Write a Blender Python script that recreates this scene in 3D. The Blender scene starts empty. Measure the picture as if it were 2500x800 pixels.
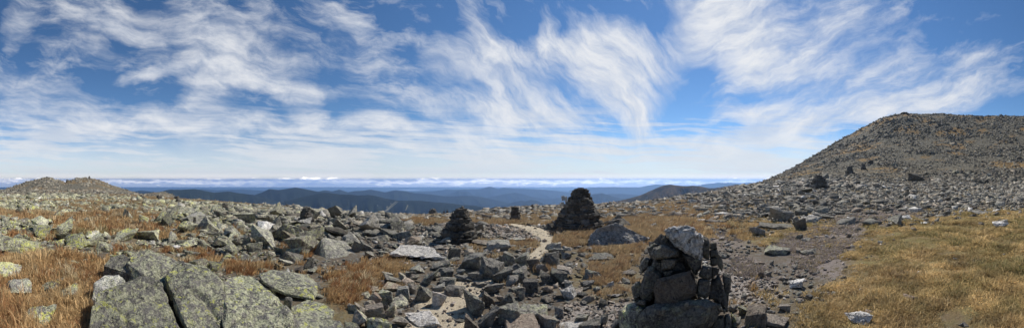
import bpy, bmesh, math, random
import numpy as np
from mathutils import Vector, Matrix

R = math.radians
rng = np.random.default_rng(7)
random.seed(7)
F = 690.0            # pixels of the photograph per radian of the panorama
CX, HY = 1250.0, 440.0
EYE = 1.6
sc = bpy.context.scene
COL = sc.collection

# ------------------------------------------------------------------ noise
def _hash(ix, iy, iz, seed):
    h = (ix.astype(np.int64) * 374761393 + iy.astype(np.int64) * 668265263 + iz.astype(np.int64) * 2147483647 + seed * 974634777)
    h = (h ^ (h >> 13)) * 1274126177
    h = h & 0x7fffffff
    h = (h ^ (h >> 16)) * 73244475
    return ((h >> 8) & 0xffff) / 65535.0

def noise3(P, seed=0):
    P = np.asarray(P, float)
    i = np.floor(P).astype(np.int64)
    f = P - i
    f = f * f * f * (f * (f * 6 - 15) + 10)
    r = 0
    for dx in (0, 1):
        wx = f[..., 0] if dx else 1 - f[..., 0]
        for dy in (0, 1):
            wy = f[..., 1] if dy else 1 - f[..., 1]
            for dz in (0, 1):
                wz = f[..., 2] if dz else 1 - f[..., 2]
                r = r + wx * wy * wz * _hash(i[..., 0] + dx, i[..., 1] + dy, i[..., 2] + dz, seed)
    return r * 2 - 1

def noise2(x, y, seed=0):
    return noise3(np.stack([x, y, np.zeros_like(x) + 0.5], -1), seed)

def fbm2(x, y, seed=0, oct=4, lac=2.03, gain=0.5):
    s, a, t = 0, 1, 0
    for k in range(oct):
        s = s + a * noise2(x * lac ** k, y * lac ** k, seed + k); t += a; a *= gain
    return s / t * 1.5

def fbm3(P, seed=0, oct=3, gain=0.5):
    s, a, t = 0, 1, 0
    for k in range(oct):
        s = s + a * noise3(P * 2.05 ** k + k * 7.3, seed + k); t += a; a *= gain
    return s / t * 1.5

def sstep(a, b, x):
    t = np.clip((x - a) / (b - a), 0, 1)
    return t * t * (3 - 2 * t)

# ------------------------------------------------------------------ terrain
RK = np.array([0.3, 2, 4, 8, 15, 30, 60, 120, 250, 400, 700, 1500, 3000.])
def flat(r): return HY + F * EYE / r
CURV = {
 8: [(0, 578), (1900, 578), (2100, 572), (2500, 560)],
 15: [(0, 517), (400, 522), (700, 531), (1250, 536), (1500, 532), (1800, 518), (2000, 510), (2200, 506), (2500, 502)],
 30: [(0, 488), (300, 491), (500, 503), (700, 517), (900, 529), (1080, 530), (1200, 523), (1300, 515), (1400, 513), (1500, 507),
      (1600, 499), (1700, 487), (1800, 477), (1900, 471), (2000, 472), (2200, 478), (2400, 484), (2500, 484)],
 60: [(0, 480), (300, 481), (450, 489), (600, 498), (740, 509), (800, 516), (900, 525), (1080, 527), (1150, 520), (1200, 514),
      (1300, 506), (1400, 505), (1500, 501), (1600, 493), (1700, 478), (1800, 460), (1870, 452), (1950, 448), (2050, 447), (2200, 452), (2500, 456)],
 120: [(0, 474), (330, 477), (440, 486), (600, 500), (740, 513), (800, 521), (900, 533), (1080, 537), (1200, 526), (1400, 516), (1500, 512),
       (1600, 502), (1700, 486), (1800, 459), (1870, 445), (1950, 432), (2050, 422), (2200, 418), (2500, 420)],
 250: [(0, 471), (100, 463), (200, 461), (300, 471), (340, 477), (390, 477), (440, 491), (600, 520), (800, 570), (1400, 570), (1600, 530),
       (1700, 505), (1800, 466), (1870, 443), (1950, 409), (2050, 376), (2150, 356), (2210, 350), (2500, 354)],
 400: [(-200, 470), (0, 466), (30, 460), (50, 452), (82, 441), (108, 434.5), (122, 434), (140, 440), (150, 441), (158, 446), (170, 440), (190, 436), (205, 435),
       (232, 437), (250, 442), (270, 451), (300, 461), (320, 467), (340, 472), (352, 473), (375, 470), (402, 470), (420, 476), (440, 496), (600, 560),
       (800, 700), (1500, 700), (1700, 560), (1800, 480), (1870, 444), (1900, 431), (1950, 404), (2000, 374), (2050, 343), (2100, 316), (2150, 291),
       (2180, 282), (2203, 277), (2215, 276), (2240, 280), (2300, 279), (2350, 281), (2400, 285), (2500, 285), (2700, 290)],
 700: [(0, 505), (120, 500), (330, 510), (440, 560), (600, 700), (900, 900), (1500, 900), (1800, 620), (1870, 560), (2050, 400), (2210, 330), (2500, 320)],
 1500: [(0, 760), (2000, 760), (2500, 600)],
 3000: [(0, 656), (2500, 656)],
}
_pts = []
for k, r in enumerate(RK):
    c = CURV.get(r)
    if c is None:
        _pts.append(None); continue
    a = np.array(c, float)
    e = 0.5 * (a[0, 1] + a[-1, 1])
    xs = np.concatenate([[-920], a[:, 0], [3420]]); ys = np.concatenate([[e], a[:, 1], [e]])
    if a[0, 0] >= 0:
        xs = np.insert(xs, 1, -250.); ys = np.insert(ys, 1, a[0, 1])
    if a[-1, 0] <= 2500:
        xs = np.insert(xs, -1, 2800.); ys = np.insert(ys, -1, a[-1, 1])
    _pts.append((xs, ys))
LRK = np.log(RK)
def terrain_off(px, r):
    px = np.asarray(px, float); r = np.asarray(r, float)
    shp = np.broadcast(px, r).shape
    px = np.broadcast_to(px, shp); r = np.broadcast_to(r, shp)
    T = np.stack([np.zeros(shp) if p is None else np.interp(px, p[0], p[1]) - flat(RK[k]) for k, p in enumerate(_pts)], 0)
    lr = np.log(np.clip(r, RK[0], RK[-1]))
    k = np.clip(np.searchsorted(LRK, lr, side='right') - 1, 0, len(RK) - 2)
    h = np.diff(LRK)[(slice(None),) + (None,) * len(shp)]
    d = np.diff(T, axis=0) / h
    m = np.zeros_like(T)
    dm, dp = d[:-1], d[1:]
    m[1:-1] = np.where(dm * dp > 0, 2 * dm * dp / (dm + dp + 1e-12), 0)
    m[0] = d[0]; m[-1] = d[-1]
    take = lambda A, kk: np.take_along_axis(A, kk[None], 0)[0]
    hh = np.diff(LRK)[k]
    t = (lr - LRK[k]) / hh
    y0, y1, m0, m1 = take(T, k), take(T, k + 1), take(m, k), take(m, k + 1)
    t2, t3 = t * t, t * t * t
    return (2*t3-3*t2+1)*y0 + (t3-2*t2+t)*hh*m0 + (-2*t3+3*t2)*y1 + (t3-t2)*hh*m1

def pol(x, y):
    r = np.hypot(x, y)
    return CX + F * np.arctan2(x, y), r

def ground(x, y):
    x = np.asarray(x, float); y = np.asarray(y, float)
    px, r = pol(x, y)
    z = -EYE - terrain_off(px, r) / F * r
    near = sstep(1.0, 3.0, r)
    z = z + 0.035 * near * fbm2(x / 0.7, y / 0.7, 11, 3)
    z = z + np.minimum(0.010 * r, 0.35) * fbm2(x / 6, y / 6, 21, 3) * sstep(3, 14, r)
    z = z + sstep(90, 300, r) * (1 - sstep(450, 900, r)) * 1.6 * fbm2(x / 35, y / 35, 31, 4)
    return z

def xy(px, r):
    a = (np.asarray(px, float) - CX) / F
    return np.sin(a) * r, np.cos(a) * r

_rs = np.exp(np.linspace(np.log(2.1), np.log(600), 700))
_cache = {}
def ground_r(px, yi):
    """distance at which the ground is seen at image row yi in direction px"""
    key = round(px)
    if key not in _cache:
        X, Y = xy(np.full_like(_rs, px), _rs)
        _cache[key] = HY - ground(X, Y) / _rs * F
    yy = _cache[key]
    idx = np.nonzero(yy <= yi)[0]
    if len(idx) == 0: return float(_rs[np.argmin(yy)])
    i = idx[0]
    if i == 0: return float(_rs[0])
    t = (yy[i-1] - yi) / (yy[i-1] - yy[i] + 1e-9)
    return float(_rs[i-1] + t * (_rs[i] - _rs[i-1]))

def P3(px, yi, r):
    X, Y = xy(px, r)
    return np.array([float(X), float(Y), (HY - yi) / F * r])

# ------------------------------------------------------------------ mesh helpers
def new_mesh(name, V, T, mat=None, smooth=False, attrs=None, mats=None, mi=None, sharp=0):
    V = np.ascontiguousarray(V, np.float32); T = np.ascontiguousarray(T, np.int32)
    n = T.shape[1]
    me = bpy.data.meshes.new(name)
    me.vertices.add(len(V)); me.vertices.foreach_set('co', V.ravel())
    me.loops.add(T.size); me.loops.foreach_set('vertex_index', T.ravel())
    me.polygons.add(len(T)); me.polygons.foreach_set('loop_start', np.arange(0, T.size, n, dtype=np.int32))
    if hasattr(me.polygons[0] if len(T) else None, 'loop_total'):
        try: me.polygons.foreach_set('loop_total', np.full(len(T), n, np.int32))
        except Exception: pass
    if smooth: me.polygons.foreach_set('use_smooth', np.ones(len(T), bool))
    for m in (mats or ([mat] if mat else [])): me.materials.append(m)
    if mi is not None: me.polygons.foreach_set('material_index', np.asarray(mi, np.int32))
    me.update()
    for k, A in (attrs or {}).items():
        a = me.attributes.new(k, 'FLOAT_COLOR', 'POINT')
        A = np.asarray(A, np.float32)
        if A.ndim == 1: A = np.tile(A, (len(V), 1))
        a.data.foreach_set('color', np.ascontiguousarray(A, np.float32).ravel())
    me.validate()
    if smooth and sharp: me.set_sharp_from_angle(angle=R(sharp))
    return me

def link(name, me, parent=None, loc=(0, 0, 0)):
    o = bpy.data.objects.new(name, me); COL.objects.link(o)
    o.location = loc
    if parent: o.parent = parent
    return o

def tag(o, label=None, cat=None, group=None, kind=None):
    if label: o['label'] = label
    if cat: o['category'] = cat
    if group: o['group'] = group
    if kind: o['kind'] = kind
    return o

def empty(name, loc):
    o = bpy.data.objects.new(name, None); COL.objects.link(o); o.location = loc
    o.empty_display_size = 0.1
    return o

def hull(pts):
    bm = bmesh.new()
    for p in pts: bm.verts.new(p)
    res = bmesh.ops.convex_hull(bm, input=bm.verts[:])
    dele = [g for g in res['geom_interior'] + res['geom_unused'] if isinstance(g, bmesh.types.BMVert)]
    if dele: bmesh.ops.delete(bm, geom=list(set(dele)), context='VERTS')
    bmesh.ops.triangulate(bm, faces=bm.faces[:])
    bmesh.ops.recalc_face_normals(bm, faces=bm.faces[:])
    bm.verts.index_update()
    V = np.array([v.co[:] for v in bm.verts]); T = np.array([[v.index for v in f.verts] for f in bm.faces])
    bm.free()
    return V, T

def subdiv(V, T):
    E = np.concatenate([T[:, [0, 1]], T[:, [1, 2]], T[:, [2, 0]]]); E.sort(1)
    U, inv = np.unique(E, axis=0, return_inverse=True); inv = inv.ravel()
    M = (V[U[:, 0]] + V[U[:, 1]]) / 2
    n = len(T); a, b, c = inv[:n] + len(V), inv[n:2*n] + len(V), inv[2*n:] + len(V)
    T2 = np.concatenate([np.stack([T[:, 0], a, c], 1), np.stack([T[:, 1], b, a], 1), np.stack([T[:, 2], c, b], 1), np.stack([a, b, c], 1)])
    return np.concatenate([V, M]), T2

def laplace(V, T, it=1, f=0.5):
    E = np.concatenate([T[:, [0, 1]], T[:, [1, 2]], T[:, [2, 0]]])
    for _ in range(it):
        S = np.zeros_like(V); C = np.zeros(len(V))
        np.add.at(S, E[:, 0], V[E[:, 1]]); np.add.at(S, E[:, 1], V[E[:, 0]])
        np.add.at(C, E[:, 0], 1); np.add.at(C, E[:, 1], 1)
        V = V * (1 - f) + f * S / C[:, None]
    return V

def normals(V, T):
    n = np.cross(V[T[:, 1]] - V[T[:, 0]], V[T[:, 2]] - V[T[:, 0]])
    N = np.zeros_like(V)
    for k in range(3): np.add.at(N, T[:, k], n)
    return N / (np.linalg.norm(N, axis=1)[:, None] + 1e-12)

def refine(V, T, levels, size, rough=0.03, soft=1, seed=0, freq=None):
    """subdivide a hull, nick its edges, then roughen it with fractal noise and bedding ledges"""
    rs = np.random.default_rng(seed + 4242)
    nd = rs.normal(size=3) * np.array([.5, .5, 1.3]); nd /= np.linalg.norm(nd)
    for k in range(levels):
        V, T = subdiv(V, T)
        if soft > 1 and k == 1: V = laplace(V, T, soft, 0.5)
    if levels >= 2: V = laplace(V, T, 1, 0.28)
    N = normals(V, T)
    q = V / size * (freq or 2.2) + seed * 3.17
    d = fbm3(q, seed, 5 if levels > 2 else 3, 0.58)
    ph = (V @ nd) / size * 2.6 + 0.7 * noise3(q * .7, seed + 3)
    ledge = np.abs((ph % 1.0) - 0.5) * 2
    cut = -np.clip(1 - np.abs(noise3(q * 0.75 + 11, seed + 9)) * 7, 0, 1)
    k2 = 1.0 if soft <= 1 else 0.3
    V = V + N * ((d * rough * 1.5 + k2 * (ledge - .5) * rough * 0.8 + k2 * cut * rough * 1.3) * size)[:, None]
    return V, T

def box_points(rs, flatn=0.5, jit=0.3, extra=4):
    """corner points of a broken block: unit width, height flatn"""
    c = np.array([(x, y, z) for x in (-1, 1) for y in (-1, 1) for z in (-1, 1)], float) * 0.5
    c += rs.uniform(-jit, jit, c.shape) * 0.62
    if jit > .25:     # knock corners off: wedges, points and slanted tops
        for i in range(8):
            if rs.random() < .40: c[i] *= rs.uniform(.2, .75)
        c[c[:, 2] > 0, 2] += rs.uniform(-.28, .28) * np.sign(c[c[:, 2] > 0, 0])
    m = extra - 2 if jit > .25 else extra
    e = rs.normal(size=(max(m, 1), 3)); e /= np.linalg.norm(e, axis=1)[:, None]
    p = np.concatenate([c, e * rs.uniform(0.45, 0.6, (max(m, 1), 1))])
    p[:, 2] *= flatn
    return p

def rotm(yaw=0, tx=0, ty=0):
    return np.array((Matrix.Rotation(yaw, 3, 'Z') @ Matrix.Rotation(tx, 3, 'X') @ Matrix.Rotation(ty, 3, 'Y')))

# ------------------------------------------------------------------ materials
def nodes_of(m):
    m.use_nodes = True
    nt = m.node_tree; nt.nodes.clear()
    return nt
class NB:
    """small node-building helper"""
    def __init__(s, nt): s.nt = nt
    def n(s, t, **kw):
        x = s.nt.nodes.new(t)
        for k, v in kw.items():
            setattr(x, k, v)
        return x
    def l(s, a, b): s.nt.links.new(a, b)
    def inp(s, sock, v):
        if hasattr(v, 'is_output') or isinstance(v, bpy.types.NodeSocket): s.l(v, sock)
        else: sock.default_value = v
    def math(s, op, a, b=None, c=None, clamp=False):
        x = s.n('ShaderNodeMath', operation=op, use_clamp=clamp)
        s.inp(x.inputs[0], a)
        if b is not None: s.inp(x.inputs[1], b)
        if c is not None: s.inp(x.inputs[2], c)
        return x.outputs[0]
    def vmath(s, op, a, b=None):
        x = s.n('ShaderNodeVectorMath', operation=op)
        s.inp(x.inputs[0], a)
        if b is not None: s.inp(x.inputs[1], b)
        return x.outputs[0]
    def noise(s, vec, scale, detail=4, rough=0.5, dist=0.0, out='Fac'):
        x = s.n('ShaderNodeTexNoise')
        if vec is not None: s.l(vec, x.inputs['Vector'])
        x.inputs['Scale'].default_value = scale; x.inputs['Detail'].default_value = detail
        x.inputs['Roughness'].default_value = rough; x.inputs['Distortion'].default_value = dist
        return x.outputs[out]
    def ramp(s, v, a, b, lo=0.0, hi=1.0, smooth=True):
        x = s.n('ShaderNodeMapRange')
        x.interpolation_type = 'SMOOTHSTEP' if smooth else 'LINEAR'
        s.inp(x.inputs[0], v); s.inp(x.inputs[1], a); s.inp(x.inputs[2], b); s.inp(x.inputs[3], lo); s.inp(x.inputs[4], hi)
        return x.outputs[0]
    def mix(s, f, a, b, blend='MIX'):
        x = s.n('ShaderNodeMix', data_type='RGBA', blend_type=blend)
        s.inp(x.inputs[0], f)
        s.inp(x.inputs[6], (*a, 1) if isinstance(a, tuple) and len(a) == 3 else a)
        s.inp(x.inputs[7], (*b, 1) if isinstance(b, tuple) and len(b) == 3 else b)
        return x.outputs[2]
    def attr(s, name):
        x = s.n('ShaderNodeAttribute', attribute_name=name)
        y = s.n('ShaderNodeSeparateColor'); s.l(x.outputs['Color'], y.inputs[0])
        return y.outputs[0], y.outputs[1], y.outputs[2], x.outputs['Alpha']
    def finish(s, col, rough=0.9, bump=None, bstr=0.5, bdist=0.01, spec=0.2):
        b = s.n('ShaderNodeBsdfPrincipled'); o = s.n('ShaderNodeOutputMaterial')
        s.inp(b.inputs['Base Color'], (*col, 1) if isinstance(col, tuple) else col)
        b.inputs['Roughness'].default_value = rough
        b.inputs['Specular IOR Level'].default_value = spec
        if bump is not None:
            bp = s.n('ShaderNodeBump'); bp.inputs['Strength'].default_value = bstr; bp.inputs['Distance'].default_value = bdist
            s.l(bump, bp.inputs['Height']); s.l(bp.outputs[0], b.inputs['Normal'])
        s.l(b.outputs[0], o.inputs[0])

def mk(name):
    m = bpy.data.materials.new(name)
    return m, NB(nodes_of(m))

# rock: attribute rk = tone, lichen amount, whiteness, warmth
M_rock, b = mk('weathered_rock')
geo = b.n('ShaderNodeNewGeometry'); pos = geo.outputs['Position']
tone, lich, white, warm = b.attr('rk')
n1 = b.noise(pos, 3.2, 6, 0.68); n2 = b.noise(pos, 40, 4, 0.7); n3 = b.noise(pos, 12, 6, 0.78, 0.4)
base = b.mix(b.ramp(n1, 0.32, 0.66), (0.055, 0.057, 0.06), (0.18, 0.177, 0.165))
base = b.mix(b.ramp(n2, 0.40, 0.62), base, b.mix(n1, (0.13, 0.128, 0.12), (0.34, 0.325, 0.29)))
base = b.mix(b.math('MULTIPLY', warm, 0.75), base, b.mix(n2, (0.15, 0.10, 0.07), (0.40, 0.30, 0.22)))
# crusty grey-green map lichen, then brighter yellow-green rosettes
c1 = b.ramp(b.math('ADD', n3, b.math('MULTIPLY', lich, 0.09)), 0.555, 0.60)
base = b.mix(b.math('MULTIPLY', c1, b.math('MULTIPLY_ADD', lich, 0.8, 0.1, clamp=True)), base, b.mix(b.ramp(n2, .35, .65), (0.26, 0.275, 0.19), (0.54, 0.55, 0.39)))
y1 = b.noise(pos, 15, 4, 0.75, 0.5); y2 = b.noise(pos, 1.7, 3, 0.6)
ym = b.math('MULTIPLY', b.ramp(b.math('ADD', y1, b.math('MULTIPLY', b.math('SUBTRACT', y2, 0.5), 0.55)), 0.585, 0.63), b.ramp(lich, 0.45, 1.0))
base = b.mix(ym, base, b.mix(n2, (0.36, 0.39, 0.09), (0.62, 0.63, 0.22)))
wm = b.math('MULTIPLY', white, b.ramp(b.noise(pos, 11, 6, 0.8, 0.4), 0.38, 0.50))
base = b.mix(wm, base, b.mix(b.ramp(n2, .35, .65), (0.40, 0.40, 0.40), (0.80, 0.79, 0.77)))
# dark crust flecks and blackened seams
dk = b.ramp(b.noise(pos, 17, 6, 0.8), 0.575, 0.62)
base = b.mix(b.math('MULTIPLY', dk, 0.8), base, (0.03, 0.031, 0.032))
sm = b.ramp(b.math('ABSOLUTE', b.math('SUBTRACT', b.noise(pos, 2.3, 5, 0.6, 0.6), 0.5)), 0.0, 0.010, 0.35, 0.0)
base = b.mix(sm, base, (0.03, 0.03, 0.03))
tn = b.math('MULTIPLY_ADD', tone, 1.9, 0.28)
cmb = b.n('ShaderNodeCombineColor')
for i, k in enumerate((1.05, 1.0, .93)): b.l(b.math('MULTIPLY', tn, k), cmb.inputs[i])
base = b.mix(1.0, base, cmb.outputs[0], 'MULTIPLY')
bh = b.math('ADD', b.math('MULTIPLY', b.noise(pos, 14, 7, 0.75), 1.6), b.math('SUBTRACT', b.math('MULTIPLY', n1, 1.5), sm))
b.finish(base, 0.92, bh, 1.0, 0.05, 0.15)

# ground: attribute gm = turf, heath, gravel
M_ground, b = mk('alpine_ground')
geo = b.n('ShaderNodeNewGeometry'); pos = geo.outputs['Position']
turf, heath, grav, far = b.attr('gm')
a1 = b.noise(pos, 3, 6, 0.7); a2 = b.noise(pos, 30, 5, 0.75); a3 = b.noise(pos, 0.12, 5, 0.65)
soil = b.mix(a2, (0.07, 0.053, 0.036), (0.21, 0.17, 0.125))
stones = b.mix(a1, (0.12, 0.12, 0.112), (0.25, 0.245, 0.22))
soil = b.mix(b.ramp(b.noise(pos, 14, 4, 0.7), 0.52, 0.60), soil, stones)
soil = b.mix(far, soil, b.mix(b.ramp(b.noise(pos, 0.5, 6, 0.85), 0.35, 0.65), (0.075, 0.068, 0.05), (0.19, 0.17, 0.125)))
tf = b.mix(a2, (0.085, 0.06, 0.032), (0.34, 0.235, 0.115))
tf = b.mix(b.ramp(a1, 0.35, 0.7), tf, (0.22, 0.19, 0.075))
tf = b.mix(b.math('MULTIPLY', far, 0.8), tf, b.mix(b.ramp(a3, 0.35, 0.65), (0.20, 0.118, 0.045), (0.26, 0.155, 0.06)))
hm = b.mix(a2, (0.12, 0.095, 0.082), (0.36, 0.305, 0.27))
hm = b.mix(b.ramp(b.noise(pos, 5, 4, 0.7), 0.5, 0.62), hm, b.mix(a2, (0.08, 0.065, 0.035), (0.19, 0.15, 0.075)))
gv = b.mix(b.ramp(a2, 0.35, 0.65), (0.17, 0.145, 0.12), (0.42, 0.37, 0.32))
c = b.mix(turf, soil, tf); c = b.mix(heath, c, hm); c = b.mix(grav, c, gv)
bh = b.math('ADD', b.noise(pos, 25, 6, 0.75), b.math('MULTIPLY', a1, 2.0))
b.finish(c, 0.95, bh, 0.9, 0.03, 0.1)

M_path, b = mk('sandy_path')
geo = b.n('ShaderNodeNewGeometry'); pos = geo.outputs['Position']
a1 = b.noise(pos, 2.5, 4, 0.6); a2 = b.noise(pos, 55, 4, 0.8); a3 = b.noise(pos, 18, 4, 0.7)
c = b.mix(b.ramp(a2, 0.3, 0.7), (0.31, 0.255, 0.17), (0.64, 0.545, 0.395))
c = b.mix(b.ramp(a3, 0.55, 0.66), c, (0.26, 0.215, 0.16))
c = b.mix(b.ramp(a1, 0.5, 0.75), c, (0.52, 0.45, 0.335))
b.finish(c, 0.95, b.math('ADD', a2, a3), 0.9, 0.02, 0.1)

M_grass, b = mk('dry_grass_blades')
r_, g_, b_, al = b.attr('gc')
at_ = b.n('ShaderNodeAttribute', attribute_name='gc')
pb = b.n('ShaderNodeBsdfPrincipled'); b.l(at_.outputs['Color'], pb.inputs['Base Color'])
gn = b.n('ShaderNodeNewGeometry'); nm = b.vmath('NORMALIZE', b.vmath('ADD', b.vmath('MULTIPLY', gn.outputs['Normal'], (.45, .45, .45)), (0, 0, .75))); b.l(nm, pb.inputs['Normal'])
pb.inputs['Roughness'].default_value = 0.7; pb.inputs['Specular IOR Level'].default_value = 0.15
tr = b.n('ShaderNodeBsdfTranslucent'); b.l(at_.outputs['Color'], tr.inputs['Color'])
ms = b.n('ShaderNodeMixShader'); ms.inputs[0].default_value = 0.35
b.l(pb.outputs[0], ms.inputs[1]); b.l(tr.outputs[0], ms.inputs[2])
o = b.n('ShaderNodeOutputMaterial'); b.l(ms.outputs[0], o.inputs[0])

def forest_mat(name, c0, c1, scale, c2=None):
    m, b = mk(name)
    geo = b.n('ShaderNodeNewGeometry'); pos = geo.outputs['Position']
    n = b.noise(pos, scale, 8, 0.8); n2 = b.noise(pos, scale * 0.13, 4, 0.6)
    c = b.mix(b.ramp(n, 0.3, 0.7), c0, c1)
    if c2: c = b.mix(b.ramp(n2, 0.45, 0.62), c, c2)
    b.finish(c, 0.95, n, 1.0, 25.0, 0.05)
    return m
M_forest = forest_mat('forested_slopes', (0.006, 0.010, 0.009), (0.026, 0.032, 0.022), 0.012, (0.020, 0.026, 0.014))
M_ridge = forest_mat('brown_alpine_ridge', (0.04, 0.034, 0.018), (0.17, 0.115, 0.06), 0.03, (0.05, 0.046, 0.03))
M_valley = forest_mat('valley_woods', (0.02, 0.035, 0.02), (0.07, 0.085, 0.04), 0.004)
def plain(name, col, rough=0.9, nscale=20, var=0.35):
    m, b = mk(name)
    tc = b.n('ShaderNodeTexCoord')
    n = b.noise(tc.outputs['Object'], nscale, 5, 0.7)
    d = tuple(x * (1 - var) for x in col); e = tuple(min(1, x * (1 + var)) for x in col)
    b.finish(b.mix(n, d, e), rough, n, 0.3, 0.01, 0.2)
    return m
M_wood = plain('weathered_grey_wood', (0.55, 0.51, 0.44), 0.9, 30)
M_trail = plain('mown_ski_trail', (0.16, 0.15, 0.10), 0.95, 0.01)
M_lake = plain('distant_lake_water', (0.55, 0.6, 0.65), 0.15, 0.001, 0.1)
M_jacket = plain('dark_jacket_cloth', (0.02, 0.022, 0.03), 0.9)
M_skin = plain('skin', (0.45, 0.29, 0.21), 0.6)
M_hair = plain('brown_hair', (0.05, 0.03, 0.02), 0.7)

# ------------------------------------------------------------------ surface map (where turf, heath and gravel lie)
def inpoly(px, py, poly):
    c = np.zeros(px.shape, bool)
    n = len(poly)
    for i in range(n):
        x1, y1 = poly[i]; x2, y2 = poly[(i + 1) % n]
        k = ((y1 > py) != (y2 > py)) & (px < (x2 - x1) * (py - y1) / (y2 - y1 + 1e-9) + x1)
        c ^= k
    return c
TURF = [  # (polygon on the plan, given by bearing and ground row, density)
 ([(-120, 640), (60, 625), (250, 630), (330, 650), (300, 690), (250, 700), (225, 740), (215, 1000), (-300, 1000)], 1.0),
 ([(60, 560), (150, 575), (150, 592), (60, 585)], .9),
 ([(220, 606), (330, 612), (470, 628), (540, 664), (640, 672), (660, 640), (560, 640), (470, 610), (330, 600)], .8),
 ([(780, 705), (815, 682), (880, 668), (930, 640), (1000, 632), (1010, 655), (940, 670), (880, 730), (850, 790), (820, 1000), (790, 770)], 1.0),
 ([(700, 600), (770, 585), (770, 610), (700, 640)], .8),
 ([(1890, 1000), (1960, 760), (2040, 700), (2060, 620), (2110, 560), (2200, 540), (2330, 520), (2420, 515), (2700, 505), (2900, 560), (2900, 1000)], 1.0),
 ([(1780, 615), (1830, 605), (1830, 580), (1790, 560), (1600, 590), (1560, 640), (1440, 640), (1420, 600), (1580, 570), (1700, 545), (1820, 530), (1960, 545), (1900, 600)], .55),
 ([(1370, 690), (1440, 620), (1560, 650), (1570, 720), (1500, 740), (1400, 720)], .6),
 ([(1270, 640), (1320, 595), (1340, 610), (1300, 660)], .7),
 ([(1800, 690), (1900, 690), (1920, 740), (1820, 750)], .5),
]
HEATH = [[(1760, 640), (1830, 618), (1890, 665), (1870, 690), (1780, 660)],
         [(1860, 590), (1900, 560), (1980, 540), (2060, 512), (2230, 500), (2260, 530), (2120, 560), (2070, 610), (2060, 690), (1960, 680), (1930, 640), (1900, 590)],
         [(1560, 650), (1620, 570), (1800, 560), (1800, 590), (1620, 640)],
         [(300, 600), (380, 598), (420, 615), (330, 620)]]
GRAV = [[(1770, 655), (1800, 665), (1890, 690), (1900, 715), (1860, 740), (1780, 740)],
        [(1380, 740), (1520, 740), (1560, 800), (1560, 1000), (1300, 1000)], [(1180, 560), (1330, 560), (1330, 590), (1200, 580)]]
def surface(x, y):
    px, r = pol(x, y)
    z = ground(x, y)
    yi = HY - z / r * F
    wx = px + 30 * fbm2(px / 60, yi / 24, 77, 4); wy = yi + 11 * fbm2(px / 50, yi / 20, 88, 4)
    # wild patches over the whole plateau, in metres
    n = fbm2(x / 3.2 + 5, y / 3.2, 41, 4) * 0.6 + fbm2(x / 14, y / 14, 43, 3) * 0.6
    farm = sstep(60, 160, r)
    nf = fbm2(x / 30 + 9, y / 30 + 2, 47, 4) + 0.35 * fbm2(x / 7, y / 7, 49, 3)
    t = sstep(-0.02, 0.24, n + 0.10 + .02 * (px < 640) * (r < 60) - .22 * np.exp(-((px - 1130) / 260) ** 2) * (r < 22)) * (1 - farm) * np.where(r > 10, .85, 1)
    # the saddle in the middle is mostly grass, the middle-left and the right-hand slope mostly stones
    saddle = np.exp(-((px - 1250) / 330) ** 2) * sstep(17, 26, r)
    t = np.maximum(t, saddle * sstep(-0.15, 0.35, n) * (1 - sstep(150, 250, r)))
    rocky = np.exp(-((px - 560) / 260) ** 2) * (1 - sstep(9, 22, r)) + sstep(1640, 1760, px) * sstep(9, 13, r) * 0.9
    t = t * (1 - 0.72 * np.clip(rocky, 0, 1))
    tfar = np.where(px > 1700, sstep(0.16, 0.42, nf) * .9, sstep(-0.1, 0.4, nf) * 0.6)
    t = np.maximum(t, tfar * farm)
    near = r < 16
    inner = np.zeros(px.shape)
    hx = noise2(x / .25 + 3, y / .25, 91); hy = noise2(x / .25, y / .25 + 7, 92)
    for kx, ky in ((0, 0), (38, 0), (-38, 0), (0, 13), (0, -13), (75, 6), (-75, -6)):
        one = np.zeros(px.shape)
        for poly, d in TURF: one = np.maximum(one, inpoly(wx + kx * (1 + .4 * hx), wy + ky * (1 + .4 * hy), poly) * d)
        inner += one / 7
    front = (wy > 600)
    bare = sstep(.42, .62, fbm2(x / .8, y / .8, 95, 4) * .5 + .35) * .3
    t = np.where(near & front, np.maximum(inner * (1 - bare * (px > 1500)), t * 0.35), np.maximum(t, inner))
    h = np.zeros(px.shape); g = np.zeros(px.shape)
    for poly in HEATH:
        for kx, ky in ((0, 0), (30, 4), (-30, -4), (14, 9), (-14, -9)): h = h + .2 * inpoly(wx + kx * (1 + .5 * hx), wy + ky * (1 + .5 * hy), poly)
    h = np.minimum(h, 1)
    for poly in GRAV: g = np.maximum(g, inpoly(wx, wy, poly) * 1.0)
    t = np.where(g > 0, t * 0.2, t); h = np.where(inner >= 0.99, 0, h)
    vis = (px > -150) & (px < 2650)
    return np.clip(t, 0, 1), h * (1 - 0.4 * t), g, px, r, yi

# ------------------------------------------------------------------ ground sheet
pc = np.concatenate([np.arange(-917, -160, 40), np.arange(-160, 2660, 4.0), np.arange(2660, 3400, 40), [-917 + 2 * math.pi * F]])
rr = [0.3]
while rr[-1] < 3000: rr.append(rr[-1] * (1.06 if rr[-1] < 2 else 1.018 if rr[-1] < 500 else 1.06))
rr = np.array(rr)
PX, RR = np.meshgrid(pc, rr, indexing='ij')
GX, GY = xy(PX, RR)
GZ = ground(GX, GY)
t, h, g, _, _, _ = surface(GX, GY)
far_ = sstep(35, 110, RR)
gm = np.stack([t, h, g, far_], -1).reshape(-1, 4)
ni, nj = PX.shape
I, J = np.meshgrid(np.arange(ni - 1), np.arange(nj - 1), indexing='ij')
a = (I * nj + J).ravel(); q = np.stack([a, a + 1, a + nj + 1, a + nj], 1)
me = new_mesh('ground', np.stack([GX, GY, GZ], -1).reshape(-1, 3), q, M_ground, True, {'gm': gm})
tag(link('ground', me), kind='structure')

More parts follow.
